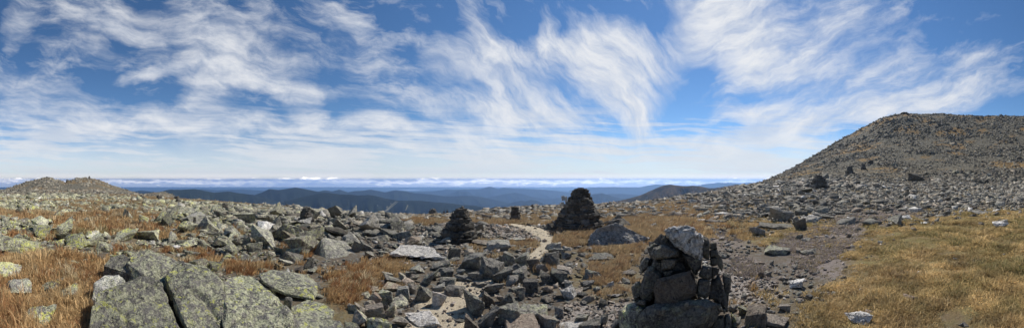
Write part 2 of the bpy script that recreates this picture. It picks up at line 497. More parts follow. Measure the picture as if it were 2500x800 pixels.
# sandy footpath lying on the ground
PATH = [(1040, 900, 230), (1050, 830, 220), (1062, 770, 200), (1084, 738, 160), (1128, 705, 115), (1172, 680, 70), (1215, 662, 55), (1262, 648, 45), (1300, 632, 42), (1322, 612, 38), (1338, 592, 38), (1328, 572, 46), (1300, 560, 54), (1270, 552, 50), (1235, 546, 30)]
cen = []
for p, yi, w in PATH:
    r = ground_r(p, yi) if yi < 990 else 2.1
    X, Y = xy(p, r); cen.append((float(X), float(Y), w * r / F))
cen = np.array(cen)
tt = np.linspace(0, len(cen) - 1, 180); ii = np.arange(len(cen))
cx_, cy_, cw_ = (np.convolve(np.pad(np.interp(tt, ii, cen[:, k]), 8, 'edge'), np.ones(17) / 17, 'valid') for k in range(3))
PATHC = np.stack([cx_, cy_, cw_], 1)
dx, dy = np.gradient(cx_), np.gradient(cy_); ln = np.hypot(dx, dy); nx, ny = dy / ln, -dx / ln
us = np.linspace(-1, 1, 26)
wl = 1 + 0.55 * fbm2(tt / 1.1, tt * 0 + 3, 5, 4); wr = 1 + 0.55 * fbm2(tt / 1.1, tt * 0 + 9, 6, 4)
hw = np.where(us[None] < 0, wl[:, None], wr[:, None]) * cw_[:, None] * 0.5
X = cx_[:, None] + nx[:, None] * us * hw; Y = cy_[:, None] + ny[:, None] * us * hw
Z = ground(X, Y) + 0.02 - 0.05 * sstep(0.75, 1.0, np.abs(us))[None] + 0.01 * fbm2(X / .15, Y / .15, 3, 3)
ni, nj = X.shape
I, J = np.meshgrid(np.arange(ni - 1), np.arange(nj - 1), indexing='ij')
a = (I * nj + J).ravel(); q = np.stack([a, a + nj, a + nj + 1, a + 1], 1)
tag(link('footpath', new_mesh('footpath', np.stack([X, Y, Z], -1).reshape(-1, 3), q, M_path, True)), kind='structure')
def path_dist(x, y):
    d = np.full(x.shape, 9.0)
    for k in range(0, len(PATHC), 3):
        d = np.minimum(d, np.hypot(x - PATHC[k, 0], y - PATHC[k, 1]) - PATHC[k, 2] * 0.5)
    return d

# ------------------------------------------------------------------ far country
VZ = -900.0
RF = 38000.0
aa = np.linspace(0, 2 * math.pi, 97)[:-1]; rv = np.array([0, 2000, 5000, 10000, 18000, 28000, RF])
V = [(0, 0, VZ)] + [(math.sin(k) * r, math.cos(k) * r, VZ) for r in rv[1:] for k in aa]
T = [(0, 1 + i, 1 + (i + 1) % 96, 1 + (i + 1) % 96) for i in range(96)]
T3 = [(0, 1 + (i + 1) % 96, 1 + i) for i in range(96)]
for k in range(len(rv) - 2):
    for i in range(96):
        p0, p1 = 1 + k * 96 + i, 1 + k * 96 + (i + 1) % 96; p2, p3 = p0 + 96, p1 + 96
        T3 += [(p0, p1, p3), (p0, p3, p2)]
tag(link('valley_floor', new_mesh('valley_floor', np.array(V, float), np.array(T3), M_valley)), kind='structure')

def ridge(name, crest, dist, mat, foot=None, seed=0, spur=0.25, depth=0.35, wob=0.8, floor=VZ - 30):
    c = np.array(crest, float)
    p = np.arange(c[0, 0], c[-1, 0] + .1, 1.2)
    yc = np.interp(p, c[:, 0], c[:, 1])
    yc = np.convolve(np.pad(yc, 3, 'edge'), [.05, .1, .2, .3, .2, .1, .05], 'valid')
    yc = yc + wob * fbm2(p / 9, p * 0 + seed, seed, 4) * 0.5
    end = np.minimum(sstep(c[0, 0] - 1, c[0, 0] + 12, p), 1) * np.minimum(sstep(-c[-1, 0] - 1, -c[-1, 0] + 12, -p), 1)
    zc = (HY - yc) / F * dist
    t = np.concatenate([np.linspace(-1, 0, 26), np.linspace(0, 0.8, 10)[1:]])
    PXg, TT = np.meshgrid(p, t, indexing='ij')
    L = dist * depth
    sp = fbm2(PXg / 26 + TT * 0.8, PXg * 0 + seed * 2.3 + TT * 1.1, seed + 3, 5)
    prof = np.abs(TT) ** 0.85
    rise = zc[:, None] - floor
    Zg = floor + rise * np.clip(1 - prof * (1 + spur * 1.6 * sp * np.clip(np.abs(TT) * 5, 0, 1)), 0, 1)
    Rg = dist + TT * L + spur * L * 0.3 * sp * np.clip(np.abs(TT) * 6, 0, 1)
    Zg = floor + (Zg - floor) * (0.0 + end[:, None])
    X, Y = xy(PXg, Rg)
    ni, nj = X.shape
    I, J = np.meshgrid(np.arange(ni - 1), np.arange(nj - 1), indexing='ij')
    a = (I * nj + J).ravel(); q = np.stack([a, a + 1, a + nj + 1, a + nj], 1)
    o = link(name, new_mesh(name, np.stack([X, Y, Zg], -1).reshape(-1, 3), q, mat, True))
    tag(o, kind='structure')
    return p, yc, dist
ridge('hills', [(250, 470), (310, 469), (325, 468), (341, 465), (370, 467.5), (388, 469), (430, 476), (470, 490)], 7500, M_forest, seed=1, depth=.2)
ridge('hills', [(340, 490), (388, 469.5), (402, 465), (415, 462.5), (442, 463), (476, 461), (496, 465), (523, 470), (546, 468), (559, 467), (584, 471.5), (618, 475), (640, 481), (700, 500)], 5000, M_forest, seed=2, depth=.3)
ridge('hills', [(585, 495), (610, 480), (627, 474), (640, 469), (658, 461), (680, 463.6), (705, 460), (723, 457.5), (737, 460), (757, 463.6), (775, 467.5), (797, 469), (813, 472), (840, 479), (880, 495)], 5600, M_forest, seed=3, depth=.3)
ridge('hills', [(640, 520), (700, 490), (750, 478), (785, 471), (805, 471), (831, 474), (851, 474.5), (876, 477), (899, 475.5), (917, 478), (939, 484), (973, 489.5), (1000, 489.5), (1030, 490), (1060, 493), (1100, 496), (1124, 499), (1156, 501), (1172, 504), (1192, 508), (1250, 520)], 4300, M_forest, seed=4, depth=.3)
ridge('hills', [(740, 478), (779, 467), (793, 464), (811, 466.5), (829, 462.5), (849, 469), (867, 466), (883, 465.5), (905, 462.5), (919, 465), (941, 469), (964, 464), (991, 466.5), (1010, 471), (1040, 473), (1090, 479), (1130, 478), (1156, 478), (1180, 482), (1220, 490), (1260, 500)], 8300, M_forest, seed=5, depth=.22)
ridge('hills', [(940, 472), (1000, 468), (1060, 466), (1090, 462), (1112, 463), (1152, 461), (1172, 461), (1196, 455), (1216, 461), (1230, 458), (1260, 460), (1320, 462), (1380, 468), (1420, 472)], 14500, M_forest, seed=6, depth=.15)
ridge('hills', [(1070, 482), (1100, 473), (1118, 465), (1130, 468), (1140, 466), (1154, 474), (1190, 482)], 12000, M_forest, seed=7, depth=.12)
ridge('hills', [(1170, 486), (1210, 478), (1236, 473), (1256, 470), (1276, 473), (1296, 480), (1330, 486), (1400, 480), (1440, 474)], 11000, M_forest, seed=8, depth=.15)
ridge('hills', [(1180, 512), (1210, 504), (1240, 497), (1272, 489), (1284, 491), (1296, 487), (1312, 490), (1330, 499), (1350, 503), (1400, 506)], 7500, M_forest, seed=9, depth=.2)
ridge('hills', [(1400, 486), (1448, 474), (1468, 471), (1490, 477), (1510, 483), (1560, 490)], 8500, M_forest, seed=10, depth=.2)
ridge('hills', [(1450, 478), (1492, 473), (1520, 473), (1560, 476), (1620, 480)], 11000, M_forest, seed=11, depth=.15)
ridge('hills', [(1380, 466), (1440, 458), (1490, 456), (1520, 457), (1560, 457), (1580, 453), (1600, 450), (1640, 452), (1700, 453), (1720, 449), (1750, 446), (1780, 446), (1810, 447), (1840, 445), (1860, 447), (1920, 452)], 16500, M_forest, seed=12, depth=.12)
ridge('hills', [(440, 470), (475, 464), (492, 461), (530, 464), (560, 462.5), (595, 462), (640, 465), (690, 470)], 15000, M_forest, seed=13, depth=.12)
ridge('hills', [(-160, 468), (-40, 460), (10, 458), (50, 462), (110, 467)], 16000, M_forest, seed=14, depth=.12)
ridge('hills', [(1420, 512), (1468, 498), (1520, 488), (1560, 478), (1580, 469), (1610, 456), (1622, 452), (1636, 450), (1656, 453), (1674, 455), (1692, 453), (1712, 455), (1730, 459), (1744, 459), (1770, 455), (1796, 450), (1816, 452), (1850, 455), (1960, 470)], 2600, M_ridge, seed=15, depth=.3, floor=-420, spur=.35)
# pale ski trails cut through the woods of the nearest range, laid on its slope
def ribbon(pts, dist, w):
    a = np.array([P3(p, yi, dist) for p, yi in pts]); out = []
    for i, q in enumerate(a):
        d = a[min(i + 1, len(a) - 1)] - a[max(i - 1, 0)]
        side = np.cross(d, q); side = side / np.linalg.norm(side)
        out += [q - side * w, q + side * w]
    T = []
    for i in range(len(a) - 1): T += [(2*i, 2*i+1, 2*i+3), (2*i, 2*i+3, 2*i+2)]
    return np.array(out), np.array(T)
hobj = [o for o in COL.objects if o.name.startswith('hills')][3]
from mathutils.bvhtree import BVHTree
bvh = BVHTree.FromPolygons([v.co for v in hobj.data.vertices], [p.vertices[:] for p in hobj.data.polygons])
VV, TTt = [], []; off = 0
for pts, w in [([(968, 491), (960, 497), (952, 504), (945, 511), (936, 519), (930, 526)], 7), ([(972, 492), (962, 500), (953, 507), (944, 515)], 5),
               ([(893, 511), (897, 514), (902, 516)], 9), ([(921, 500), (923, 503)], 9), ([(996, 500), (993, 507), (990, 513)], 6), ([(946, 503), (944, 507)], 8), ([(912, 519), (908, 522)], 7), ([(954, 495), (955, 499)], 7)]:
    P = []
    for p, yi in pts:
        d = Vector(P3(p, yi, 1)).normalized()
        hit = bvh.ray_cast(Vector((0, 0, 0)), d)
        if hit[0] is not None: P.append(np.array(hit[0]) - np.array(d) * 25)
    if len(P) < 2: continue
    for i in range(len(P)):
        d = P[min(i + 1, len(P) - 1)] - P[max(i - 1, 0)]; s = np.cross(d, P[i]); s /= np.linalg.norm(s)
        VV += [P[i] - s * w, P[i] + s * w]
    for i in range(len(P) - 1): TTt += [(off + 2*i, off + 2*i+1, off + 2*i+3), (off + 2*i, off + 2*i+3, off + 2*i+2)]
    off += 2 * len(P)
if VV: tag(link('ski_trails', new_mesh('ski_trails', np.array(VV), np.array(TTt), M_trail)), kind='structure')
VV, TTt = [], []
for p, yi, w, hh in [(1000, 463.6, 26, .7), (1150, 461.2, 14, .6), (1318, 461.6, 12, .5)]:
    r = F * (-VZ - 8) / (yi - HY); k0 = len(VV)
    for k in range(24):
        an = k / 24 * 2 * math.pi
        q = P3(p + w * math.cos(an) * (1 + .2 * math.sin(3 * an)), yi, 1); rad = r * (1 + 0.04 * math.sin(an))
        X, Y = xy(p + w * math.cos(an) * (1 + .2 * math.sin(3 * an)), rad); VV.append((float(X), float(Y), VZ + 8))
    TTt += [(k0, k0 + i + 1, k0 + i) for i in range(1, 23)]
tag(link('lakes', new_mesh('lakes', np.array(VV, float), np.array(TTt), M_lake)), kind='structure')

# ------------------------------------------------------------------ rocks
ALL_ROCKS = []    # x, y, radius of everything built by hand, for keeping grass and scattered stones out
ROCKS = []        # dicts for labelling
def zone_attr(px, r, rs, lich=None, tone=None, white=0.0, warm=None):
    if lich is None:
        lich = float(np.interp(px, [0, 500, 800, 1100, 1500, 2500], [.95, .8, .5, .3, .22, .3])) + rs.uniform(-.15, .15)
        lich += 0.25 * float(sstep(20, 120, r)) * (px < 800)
    if tone is None: tone = float(np.clip(rs.normal(0.55, 0.15), .15, .95))
    if 820 < px < 1420: tone = min(1.0, tone * 1.28)
    if warm is None: warm = (0.5 if 820 < px < 1420 else 0.35) * rs.random() ** 3
    return (tone, float(np.clip(lich, 0, 1)), white, warm)

def add_rock(px, yb, w, h, label=None, flatn=None, tilt=None, yaw=None, levels=3, depth=None, sink=0.18, rough=0.05, jit=0.36,
             lich=None, tone=None, white=0.0, warm=None, seed=None, at=None, soft=1, adj=None):
    """one boulder: bearing px, ground row yb of its foot, width and height in photo pixels"""
    seed = len(ROCKS) * 13 + 5 if seed is None else seed
    rs = np.random.default_rng(seed)
    r = ground_r(px, yb) if at is None else at
    s = r / F
    wm = w * s; dep = (depth if depth is not None else rs.uniform(.6, .95)) * wm
    hm = max(h * s - 0.75 * dep * EYE / math.hypot(r, EYE), 0.42 * h * s)
    rc = r + dep * 0.42
    X, Y = xy(px, rc); X, Y = float(X), float(Y)
    zg = float(ground(X, Y))
    p = box_points(rs, 1.0, jit, 4 if jit < .4 else 2)
    p = p * np.array([wm, dep, hm * (1 + sink)])
    ty = R(rs.uniform(-14, 14)) if tilt is None else R(tilt)
    p = p @ rotm(0, R(rs.uniform(-10, 10)), ty).T
    # refit to the wanted width and height after tilting
    ext = p.max(0) - p.min(0)
    p = (p - (p.max(0) + p.min(0)) / 2) * np.array([wm / ext[0], dep / ext[1], hm * (1 + sink) / ext[2]])
    yw = R(rs.uniform(-12, 12)) if yaw is None else R(yaw)
    p = p @ rotm(yw - (px - CX) / F).T
    Vh, Th = hull(p)
    V, T = refine(Vh, Th, levels, max(wm, hm) * 0.5, rough, soft, seed)
    V[:, 2] += -V[:, 2].min() - hm * sink
    rk = zone_attr(px, r, rs, lich, tone, white, warm)
    me = new_mesh('rock', V, T, M_rock, True, {'rk': rk}, sharp=38)
    o = link('rock', me, loc=(X, Y, zg))
    ALL_ROCKS.append((X, Y, max(wm, dep) * 0.5))
    ROCKS.append(dict(o=o, px=px, y=yb - h / 2, w=w, h=h, label=label, rk=rk, r=r, adj=adj))
    return o

def slab(name, label, pts, depth=0.5, drop=0.15, levels=4, rough=0.02, lich=.9, tone=.5, white=0., warm=0., seed=0, cat='rock', reg=True, soft=1, dpx=0):
    """boulder from corner points (bearing, row, distance): the seen face plus its buried back"""
    front = np.array([P3(*p) for p in pts])
    back = []
    for p in pts:
        X, Y = xy(p[0] + dpx, p[2] + depth); back.append((float(X), float(Y), float(ground(X, Y)) - drop))
        X, Y = xy(p[0] + dpx * .5, p[2] + depth * 0.35); back.append((float(X), float(Y), float(ground(X, Y)) - drop))
        back.append(tuple(P3(p[0], p[1], p[2])[:2]) + (float(P3(*p)[2]) - 0.03,))
    al = np.concatenate([front, np.array(back)])
    c = al.mean(0); c[2] = float(ground(c[0], c[1]))
    Vh, Th = hull(al - c)
    size = max(np.ptp(al, axis=0)) * 0.5
    V, T = refine(Vh, Th, levels, size, rough, soft, seed + 100)
    rk = (tone, lich, white, warm)
    o = link(name, new_mesh(name, V, T, M_rock, True, {'rk': rk}, sharp=38), loc=tuple(c))
    ALL_ROCKS.append((c[0], c[1], size * 0.85))
    px = np.mean([p[0] for p in pts]); y = np.mean([p[1] for p in pts])
    ROCKS.append(dict(o=o, px=px, y=y, w=np.ptp([p[0] for p in pts]), h=np.ptp([p[1] for p in pts]), label=label, rk=rk, r=pts[0][2], adj=None))
    return o

# --- big lichen slabs in the left foreground
slab('rock', 'big dark lichen-spotted slab left of the black crack in the foreground',
     [(216, 830, 2.75), (222, 755, 2.95), (240, 712, 3.2), (300, 690, 3.4), (352, 672, 3.55), (380, 668, 3.6), (390, 684, 3.45), (414, 744, 3.1), (434, 800, 2.8), (446, 850, 2.6)],
     depth=.55, lich=.82, tone=.37, seed=1, levels=5, rough=.034)
slab('rock', 'big lichen-spotted slab right of the black crack in the foreground',
     [(402, 672, 3.62), (408, 655, 3.75), (445, 640, 3.85), (498, 655, 3.75), (540, 690, 3.45), (553, 742, 3.1), (530, 800, 2.85), (520, 850, 2.6), (474, 850, 2.62), (458, 800, 2.8), (440, 740, 3.12)],
     depth=.5, lich=.88, tone=.46, seed=2, levels=5, rough=.034)
slab('rock', 'pale heavily yellow-lichened slab in the foreground below the tilted table slab',
     [(530, 705, 3.35), (560, 676, 3.65), (590, 668, 3.75), (622, 675, 3.7), (650, 700, 3.5), (700, 752, 3.05), (714, 785, 2.9), (706, 850, 2.6), (560, 860, 2.55), (540, 790, 2.85), (552, 742, 3.05)],
     depth=.5, lich=1.0, tone=.58, seed=3, levels=5, rough=.034)
slab('rock', 'rough lichened boulder rising behind the two cracked foreground slabs',
     [(325, 676, 4.0), (310, 640, 4.15), (330, 616, 4.3), (362, 608, 4.35), (390, 622, 4.3), (420, 628, 4.25), (450, 645, 4.1), (470, 690, 3.9), (390, 700, 3.7)],
     depth=.5, lich=.85, tone=.5, seed=4, levels=4, rough=.034)
slab('rock', 'dark grey boulder sloping left behind the foreground slabs beside orange grass',
     [(252, 648, 4.3), (270, 628, 4.4), (300, 620, 4.45), (330, 640, 4.3), (350, 676, 4.0), (300, 665, 4.15)], depth=.4, lich=.5, tone=.42, seed=5)
slab('rock', 'white-topped lichened rock at the left shoulder of the big dark slab',
     [(224, 735, 3.5), (230, 690, 3.65), (255, 672, 3.75), (290, 670, 3.75), (306, 682, 3.65), (290, 730, 3.3)], depth=.3, lich=.9, tone=.6, white=.45, seed=6)
slab('rock', 'tilted flat table slab propped over a dark gap in the left foreground',
     [(632, 668, 4.2), (662, 657, 4.35), (716, 666, 4.3), (752, 680, 4.2), (774, 716, 3.85), (764, 728, 3.7), (700, 716, 3.75), (664, 700, 3.85), (640, 684, 4.0)],
     depth=.25, drop=-.12, lich=.85, tone=.55, seed=7, levels=4, rough=.015)
slab('rock', 'lichened block just below the tilted table slab, right of the oval stone',
     [(708, 775, 3.15), (712, 748, 3.35), (752, 732, 3.6), (790, 740, 3.5), (816, 758, 3.3), (806, 776, 3.1), (760, 782, 3.05)], depth=.4, lich=.9, tone=.55, seed=8)
slab('rock', 'long lichened slab at the bottom edge beneath the oval stone',
     [(712, 850, 2.6), (716, 775, 3.05), (760, 772, 3.1), (830, 782, 3.0), (842, 800, 2.85), (830, 850, 2.6)], depth=.35, lich=.95, tone=.55, seed=9)
add_rock(703, 764, 27, 46, 'smooth upright oval grey stone wedged below the tilted table slab', lich=.05, tone=.5, levels=4, rough=.01, jit=.1, depth=.6, soft=3)
add_rock(655, 724, 40, 32, 'small lichened rock wedged under the left end of the table slab', lich=.8)
slab('rock', 'large flat-faced wedge boulder with a dark left side in the middle distance',
     [(776, 655, 5.75), (784, 582, 6.35), (790, 578, 6.5), (840, 587, 6.7), (870, 613, 6.4), (892, 652, 5.8), (862, 662, 5.55), (806, 662, 5.5)],
     depth=.7, lich=.5, tone=.72, seed=11, levels=4, rough=.014, dpx=-16)
for a in [
 (712, 642, 62, 40, 'dark shadowed boulder just left of the large wedge boulder', dict(tone=.35, lich=.4, tilt=18)),
 (700, 648, 40, 24, 'pointed grey rock in front of the dark shadowed boulder', dict(lich=.5)),
 (752, 660, 28, 34, 'upright dark slab leaning on the foot of the wedge boulder', dict(tone=.3, lich=.3, tilt=20)),
 (730, 672, 26, 24, 'reddish dark rock between the table slab and the wedge boulder', dict(tone=.25, lich=.1, warm=.5)),
 (756, 668, 44, 16, 'low lichened rock in grass in front of the wedge boulder', {}),
 (664, 636, 20, 26, 'small pointed rock standing in brown grass', dict(tilt=15)),
 (870, 616, 30, 34, 'dark jagged rock behind the right slope of the wedge boulder', dict(tone=.3)),
 (900, 612, 40, 26, None, dict(tone=.4)), (852, 588, 36, 20, None, {}),
 (938, 590, 40, 20, None, dict(tone=.35)), (910, 578, 50, 18, 'long dark slab lying in the stones behind the wedge boulder', dict(tone=.35, jit=.2)),
 (40, 730, 76, 58, 'low lichened rock half buried in the tan grass at far left', dict(lich=1., white=.2, tone=.62, sink=.05)),
 (98, 802, 84, 66, 'speckled lichened rock in tan grass at the bottom left corner', dict(lich=1., tone=.62, sink=.05)),
 (164, 738, 66, 50, 'small lichened rock in the tan grass left of the big dark slab', dict(lich=1., tone=.6, sink=.05)),
 (20, 690, 84, 60, 'pale cracked lichened boulder cut by the left edge', dict(lich=1., tone=.62, white=.3)),
 (40, 622, 130, 60, 'broad lichened outcrop below the orange grass bank at far left', dict(lich=1., tone=.52, levels=4, jit=.4)),
 (185, 606, 60, 48, 'peaked lichened boulder right of the orange grass bank', dict(lich=1.)),
 (225, 604, 58, 40, 'broad lichened boulder beside the peaked one, right of the orange grass', dict(lich=1.)),
 (172, 622, 40, 26, None, {}), (262, 616, 60, 36, None, dict(lich=.95)), (285, 640, 40, 24, None, {}),
 (140, 650, 50, 20, None, {}), (185, 655, 50, 22, None, {}), (215, 648, 30, 18, None, {}),
 (305, 592, 70, 40, None, dict(lich=.95)), (360, 590, 62, 30, None, dict(lich=1.)), (352, 556, 30, 36, 'squarish upright pale slab among stones at left', dict(tilt=8, lich=.8)),
 (398, 575, 24, 16, None, dict(tone=.3)), (474, 562, 10, 34, 'thin dark stone finger standing upright at left', dict(tone=.25, lich=.2, jit=.15, tilt=6, depth=.8)),
 (505, 612, 52, 34, 'tilted slab with a black underside among the stones', dict(tilt=25, lich=.8)),
 (545, 606, 60, 34, 'flat-topped slab overhanging a dark gap among the stones', dict(lich=.85)),
 (470, 630, 40, 24, None, {}), (430, 612, 22, 14, 'small white stone in the brown heath at left', dict(white=.8, lich=.1, tone=.6)),
 (422, 608, 30, 12, None, {}), (590, 600, 50, 30, None, {}), (620, 615, 46, 30, None, dict(tone=.38)), (650, 590, 44, 34, None, dict(tone=.36)),
 (605, 640, 34, 22, None, {}), (560, 640, 44, 24, None, {}), (680, 570, 36, 26, None, {}), (640, 560, 40, 24, None, {}), (584, 572, 46, 26, None, {}), (720, 575, 36, 24, None, {}),
 (758, 578, 18, 26, 'small dark pointed stone behind the wedge boulder', dict(tone=.25)), (700, 545, 44, 22, None, {}), (770, 520, 56, 18, 'long pale slab leaning right on the skyline behind the left stacked cairn', dict(tilt=18, lich=.6, tone=.55)),
]:
    add_rock(*a[:5], **a[5])

# --- loose wall of stones on the left of the path, then on its right
W = [
 (1047, 697, 50, 44, 'big blocky grey rock at the top of the left path wall', dict(tone=.5)), (1035, 742, 50, 52, 'long grey slab leaning to the right in the left path wall', dict(tilt=28, tone=.45)),
 (1076, 752, 36, 44, 'pale upright rock at the foot of the left path wall', dict(tone=.72, lich=.05, white=.35)), (1110, 726, 46, 30, 'dark tilted rock lying on the sandy path edge', dict(tone=.33, tilt=20)),
 (914, 716, 40, 20, None, dict(warm=.5)), (956, 713, 40, 22, 'pale pinkish flat stone in the left path wall', dict(warm=.7, tone=.62)), (962, 698, 46, 28, None, dict(tone=.4)), (946, 684, 26, 22, None, dict(tone=.6)),
 (986, 687, 26, 26, None, dict(tone=.6, warm=.3)), (1016, 668, 42, 20, None, {}), (1003, 676, 24, 16, None, {}), (998, 699, 34, 20, 'flat brownish stone in the left path wall', dict(warm=.6)), (1012, 682, 24, 12, None, dict(warm=.3)),
 (916, 743, 30, 32, 'tan tilted stone leaning in the left path wall', dict(warm=.8, tone=.65, tilt=25)), (942, 743, 34, 38, 'rounded lichened rock in the left path wall', dict(lich=.7)),
 (915, 782, 44, 40, 'square block with a smooth brown front on the left path wall', dict(warm=.4, tone=.5, jit=.1, tilt=-6, lich=0)), (880, 766, 32, 28, None, dict(warm=.35, tone=.65)), (877, 803, 40, 46, None, dict(lich=.6)),
 (902, 754, 28, 22, None, dict(warm=.5, tone=.6)), (938, 764, 20, 30, None, dict(tone=.65)), (954, 775, 32, 38, None, dict(lich=.6)), (975, 753, 46, 30, 'lichened rock overhanging a shadow beside the path', dict(lich=.6)),
 (985, 735, 36, 38, None, dict(tilt=15)), (1006, 718, 30, 26, None, dict(warm=.3)), (925, 818, 64, 44, None, dict(lich=.9)), (856, 818, 40, 30, None, dict(lich=.7)),
 (1078, 661, 46, 30, 'low grey slab behind the left path wall', dict(tone=.5)), (1108, 642, 32, 16, None, dict(tone=.4)), (1109, 632, 30, 30, 'dark pointed rock in front of the squat stacked cairn', dict(tone=.32, lich=.3, tilt=20)),
 (1018, 634, 124, 24, 'long low white-streaked outcrop behind the left path wall', dict(white=.42, lich=.05, tone=.6, rough=.05, levels=4)),
 (1070, 714, 30, 26, None, {}), (1092, 678, 30, 24, None, dict(tone=.45)), (1092, 700, 38, 24, None, dict(tone=.42)), (1126, 672, 22, 16, None, {}), (1131, 692, 42, 22, None, dict(tone=.4)), (1094, 726, 16, 20, None, dict(tone=.3, warm=.4)),
 (1162, 688, 36, 26, 'dark rock with a pale top at the path bend', dict(tone=.4)), (1154, 660, 66, 46, 'large grey block right of the path, with a cleft below it', dict(tone=.48, levels=4)),
 (1035, 806, 86, 40, 'pale flat rock set into the sandy path at the bottom', dict(tone=.72, lich=.0, white=.4, sink=.5, jit=.35)), (977, 804, 38, 32, None, dict(tone=.5, warm=.2)),
 (860, 760, 24, 18, None, dict(warm=.4, tone=.65)), (895, 730, 24, 18, None, dict(warm=.2)), (930, 700, 22, 18, None, {}), (972, 768, 20, 16, None, {}),
 (1201, 684, 60, 56, 'large rounded grey boulder in the right path wall', dict(tone=.46, levels=4)), (1239, 652, 36, 38, None, dict(lich=.5)), (1274, 648, 40, 34, None, dict(lich=.5, tone=.55)),
 (1227, 690, 48, 38, 'dark blocky rock in the middle of the right path wall', dict(tone=.36)), (1267, 692, 44, 42, None, dict(tone=.5)), (1207, 720, 50, 32, None, dict(tone=.42)), (1250, 698, 30, 26, None, {}), (1256, 660, 32, 18, None, {}),
 (1296, 716, 36, 32, 'dark round rock beside a brown grass tuft', dict(tone=.25, lich=.1, jit=.2)), (1155, 772, 54, 64, 'tall pointed rock at the corner of the right path wall', dict(tone=.5, tilt=-12, levels=4)),
 (1192, 748, 36, 36, None, dict(tone=.35)), (1241, 760, 50, 50, 'dark wedge-shaped rock in the right path wall', dict(tone=.36, tilt=-30)), (1266, 734, 30, 34, None, dict(tone=.42)),
 (1192, 800, 56, 54, 'blocky rock near the bottom of the right path wall', dict(tone=.45, tilt=12)), (1155, 812, 40, 50, None, dict(tone=.35)), (1245, 792, 56, 52, None, dict(tone=.46)),
 (1300, 780, 70, 34, 'flat greenish boulder at the bottom of the right path wall', dict(lich=.6, tone=.55, jit=.2)), (1272, 812, 78, 40, 'rounded pinkish boulder at the bottom edge beside the right path wall', dict(warm=.6, tone=.6, lich=0, jit=.15)),
 (1340, 800, 48, 34, None, dict(tone=.55)), (1304, 660, 36, 30, None, dict(tone=.3)), (1325, 668, 30, 26, None, dict(tone=.6)), (1334, 694, 38, 38, 'black-faced rock right of the path', dict(tone=.25)),
 (1365, 692, 44, 36, 'dark block under the pale slab right of the path', dict(tone=.3)), (1346, 648, 38, 32, None, dict(tone=.32)), (1388, 704, 20, 20, None, {}),
 (1388, 730, 38, 34, 'speckled white and black rock in sparse grass', dict(white=.5, lich=0, tone=.5)), (1365, 776, 24, 26, None, {}), (1388, 758, 24, 16, 'small pale rounded stone in gravel', dict(tone=.8, warm=.5)),
 (1360, 626, 40, 22, None, {}), (1382, 632, 26, 16, None, dict(tone=.65)), (1350, 610, 36, 18, None, {}), (1325, 640, 22, 14, None, {}), (1385, 612, 22, 12, None, dict(tone=.7)), (1220, 740, 24, 20, None, {}),
 (1213, 770, 26, 26, None, dict(tone=.3)), (1180, 705, 30, 20, None, {}), (1315, 765, 22, 16, None, {}),
]
for a in W: add_rock(a[0], a[1], a[2] * 1.14, a[3] * 1.12, a[4], **a[5])
sl = add_rock(1377, 682, 42, 20, 'pale flat slab laid on top of a dark block right of the path', tone=.75, warm=.3, lich=.05, jit=.2)
sl.location.z += 0.09
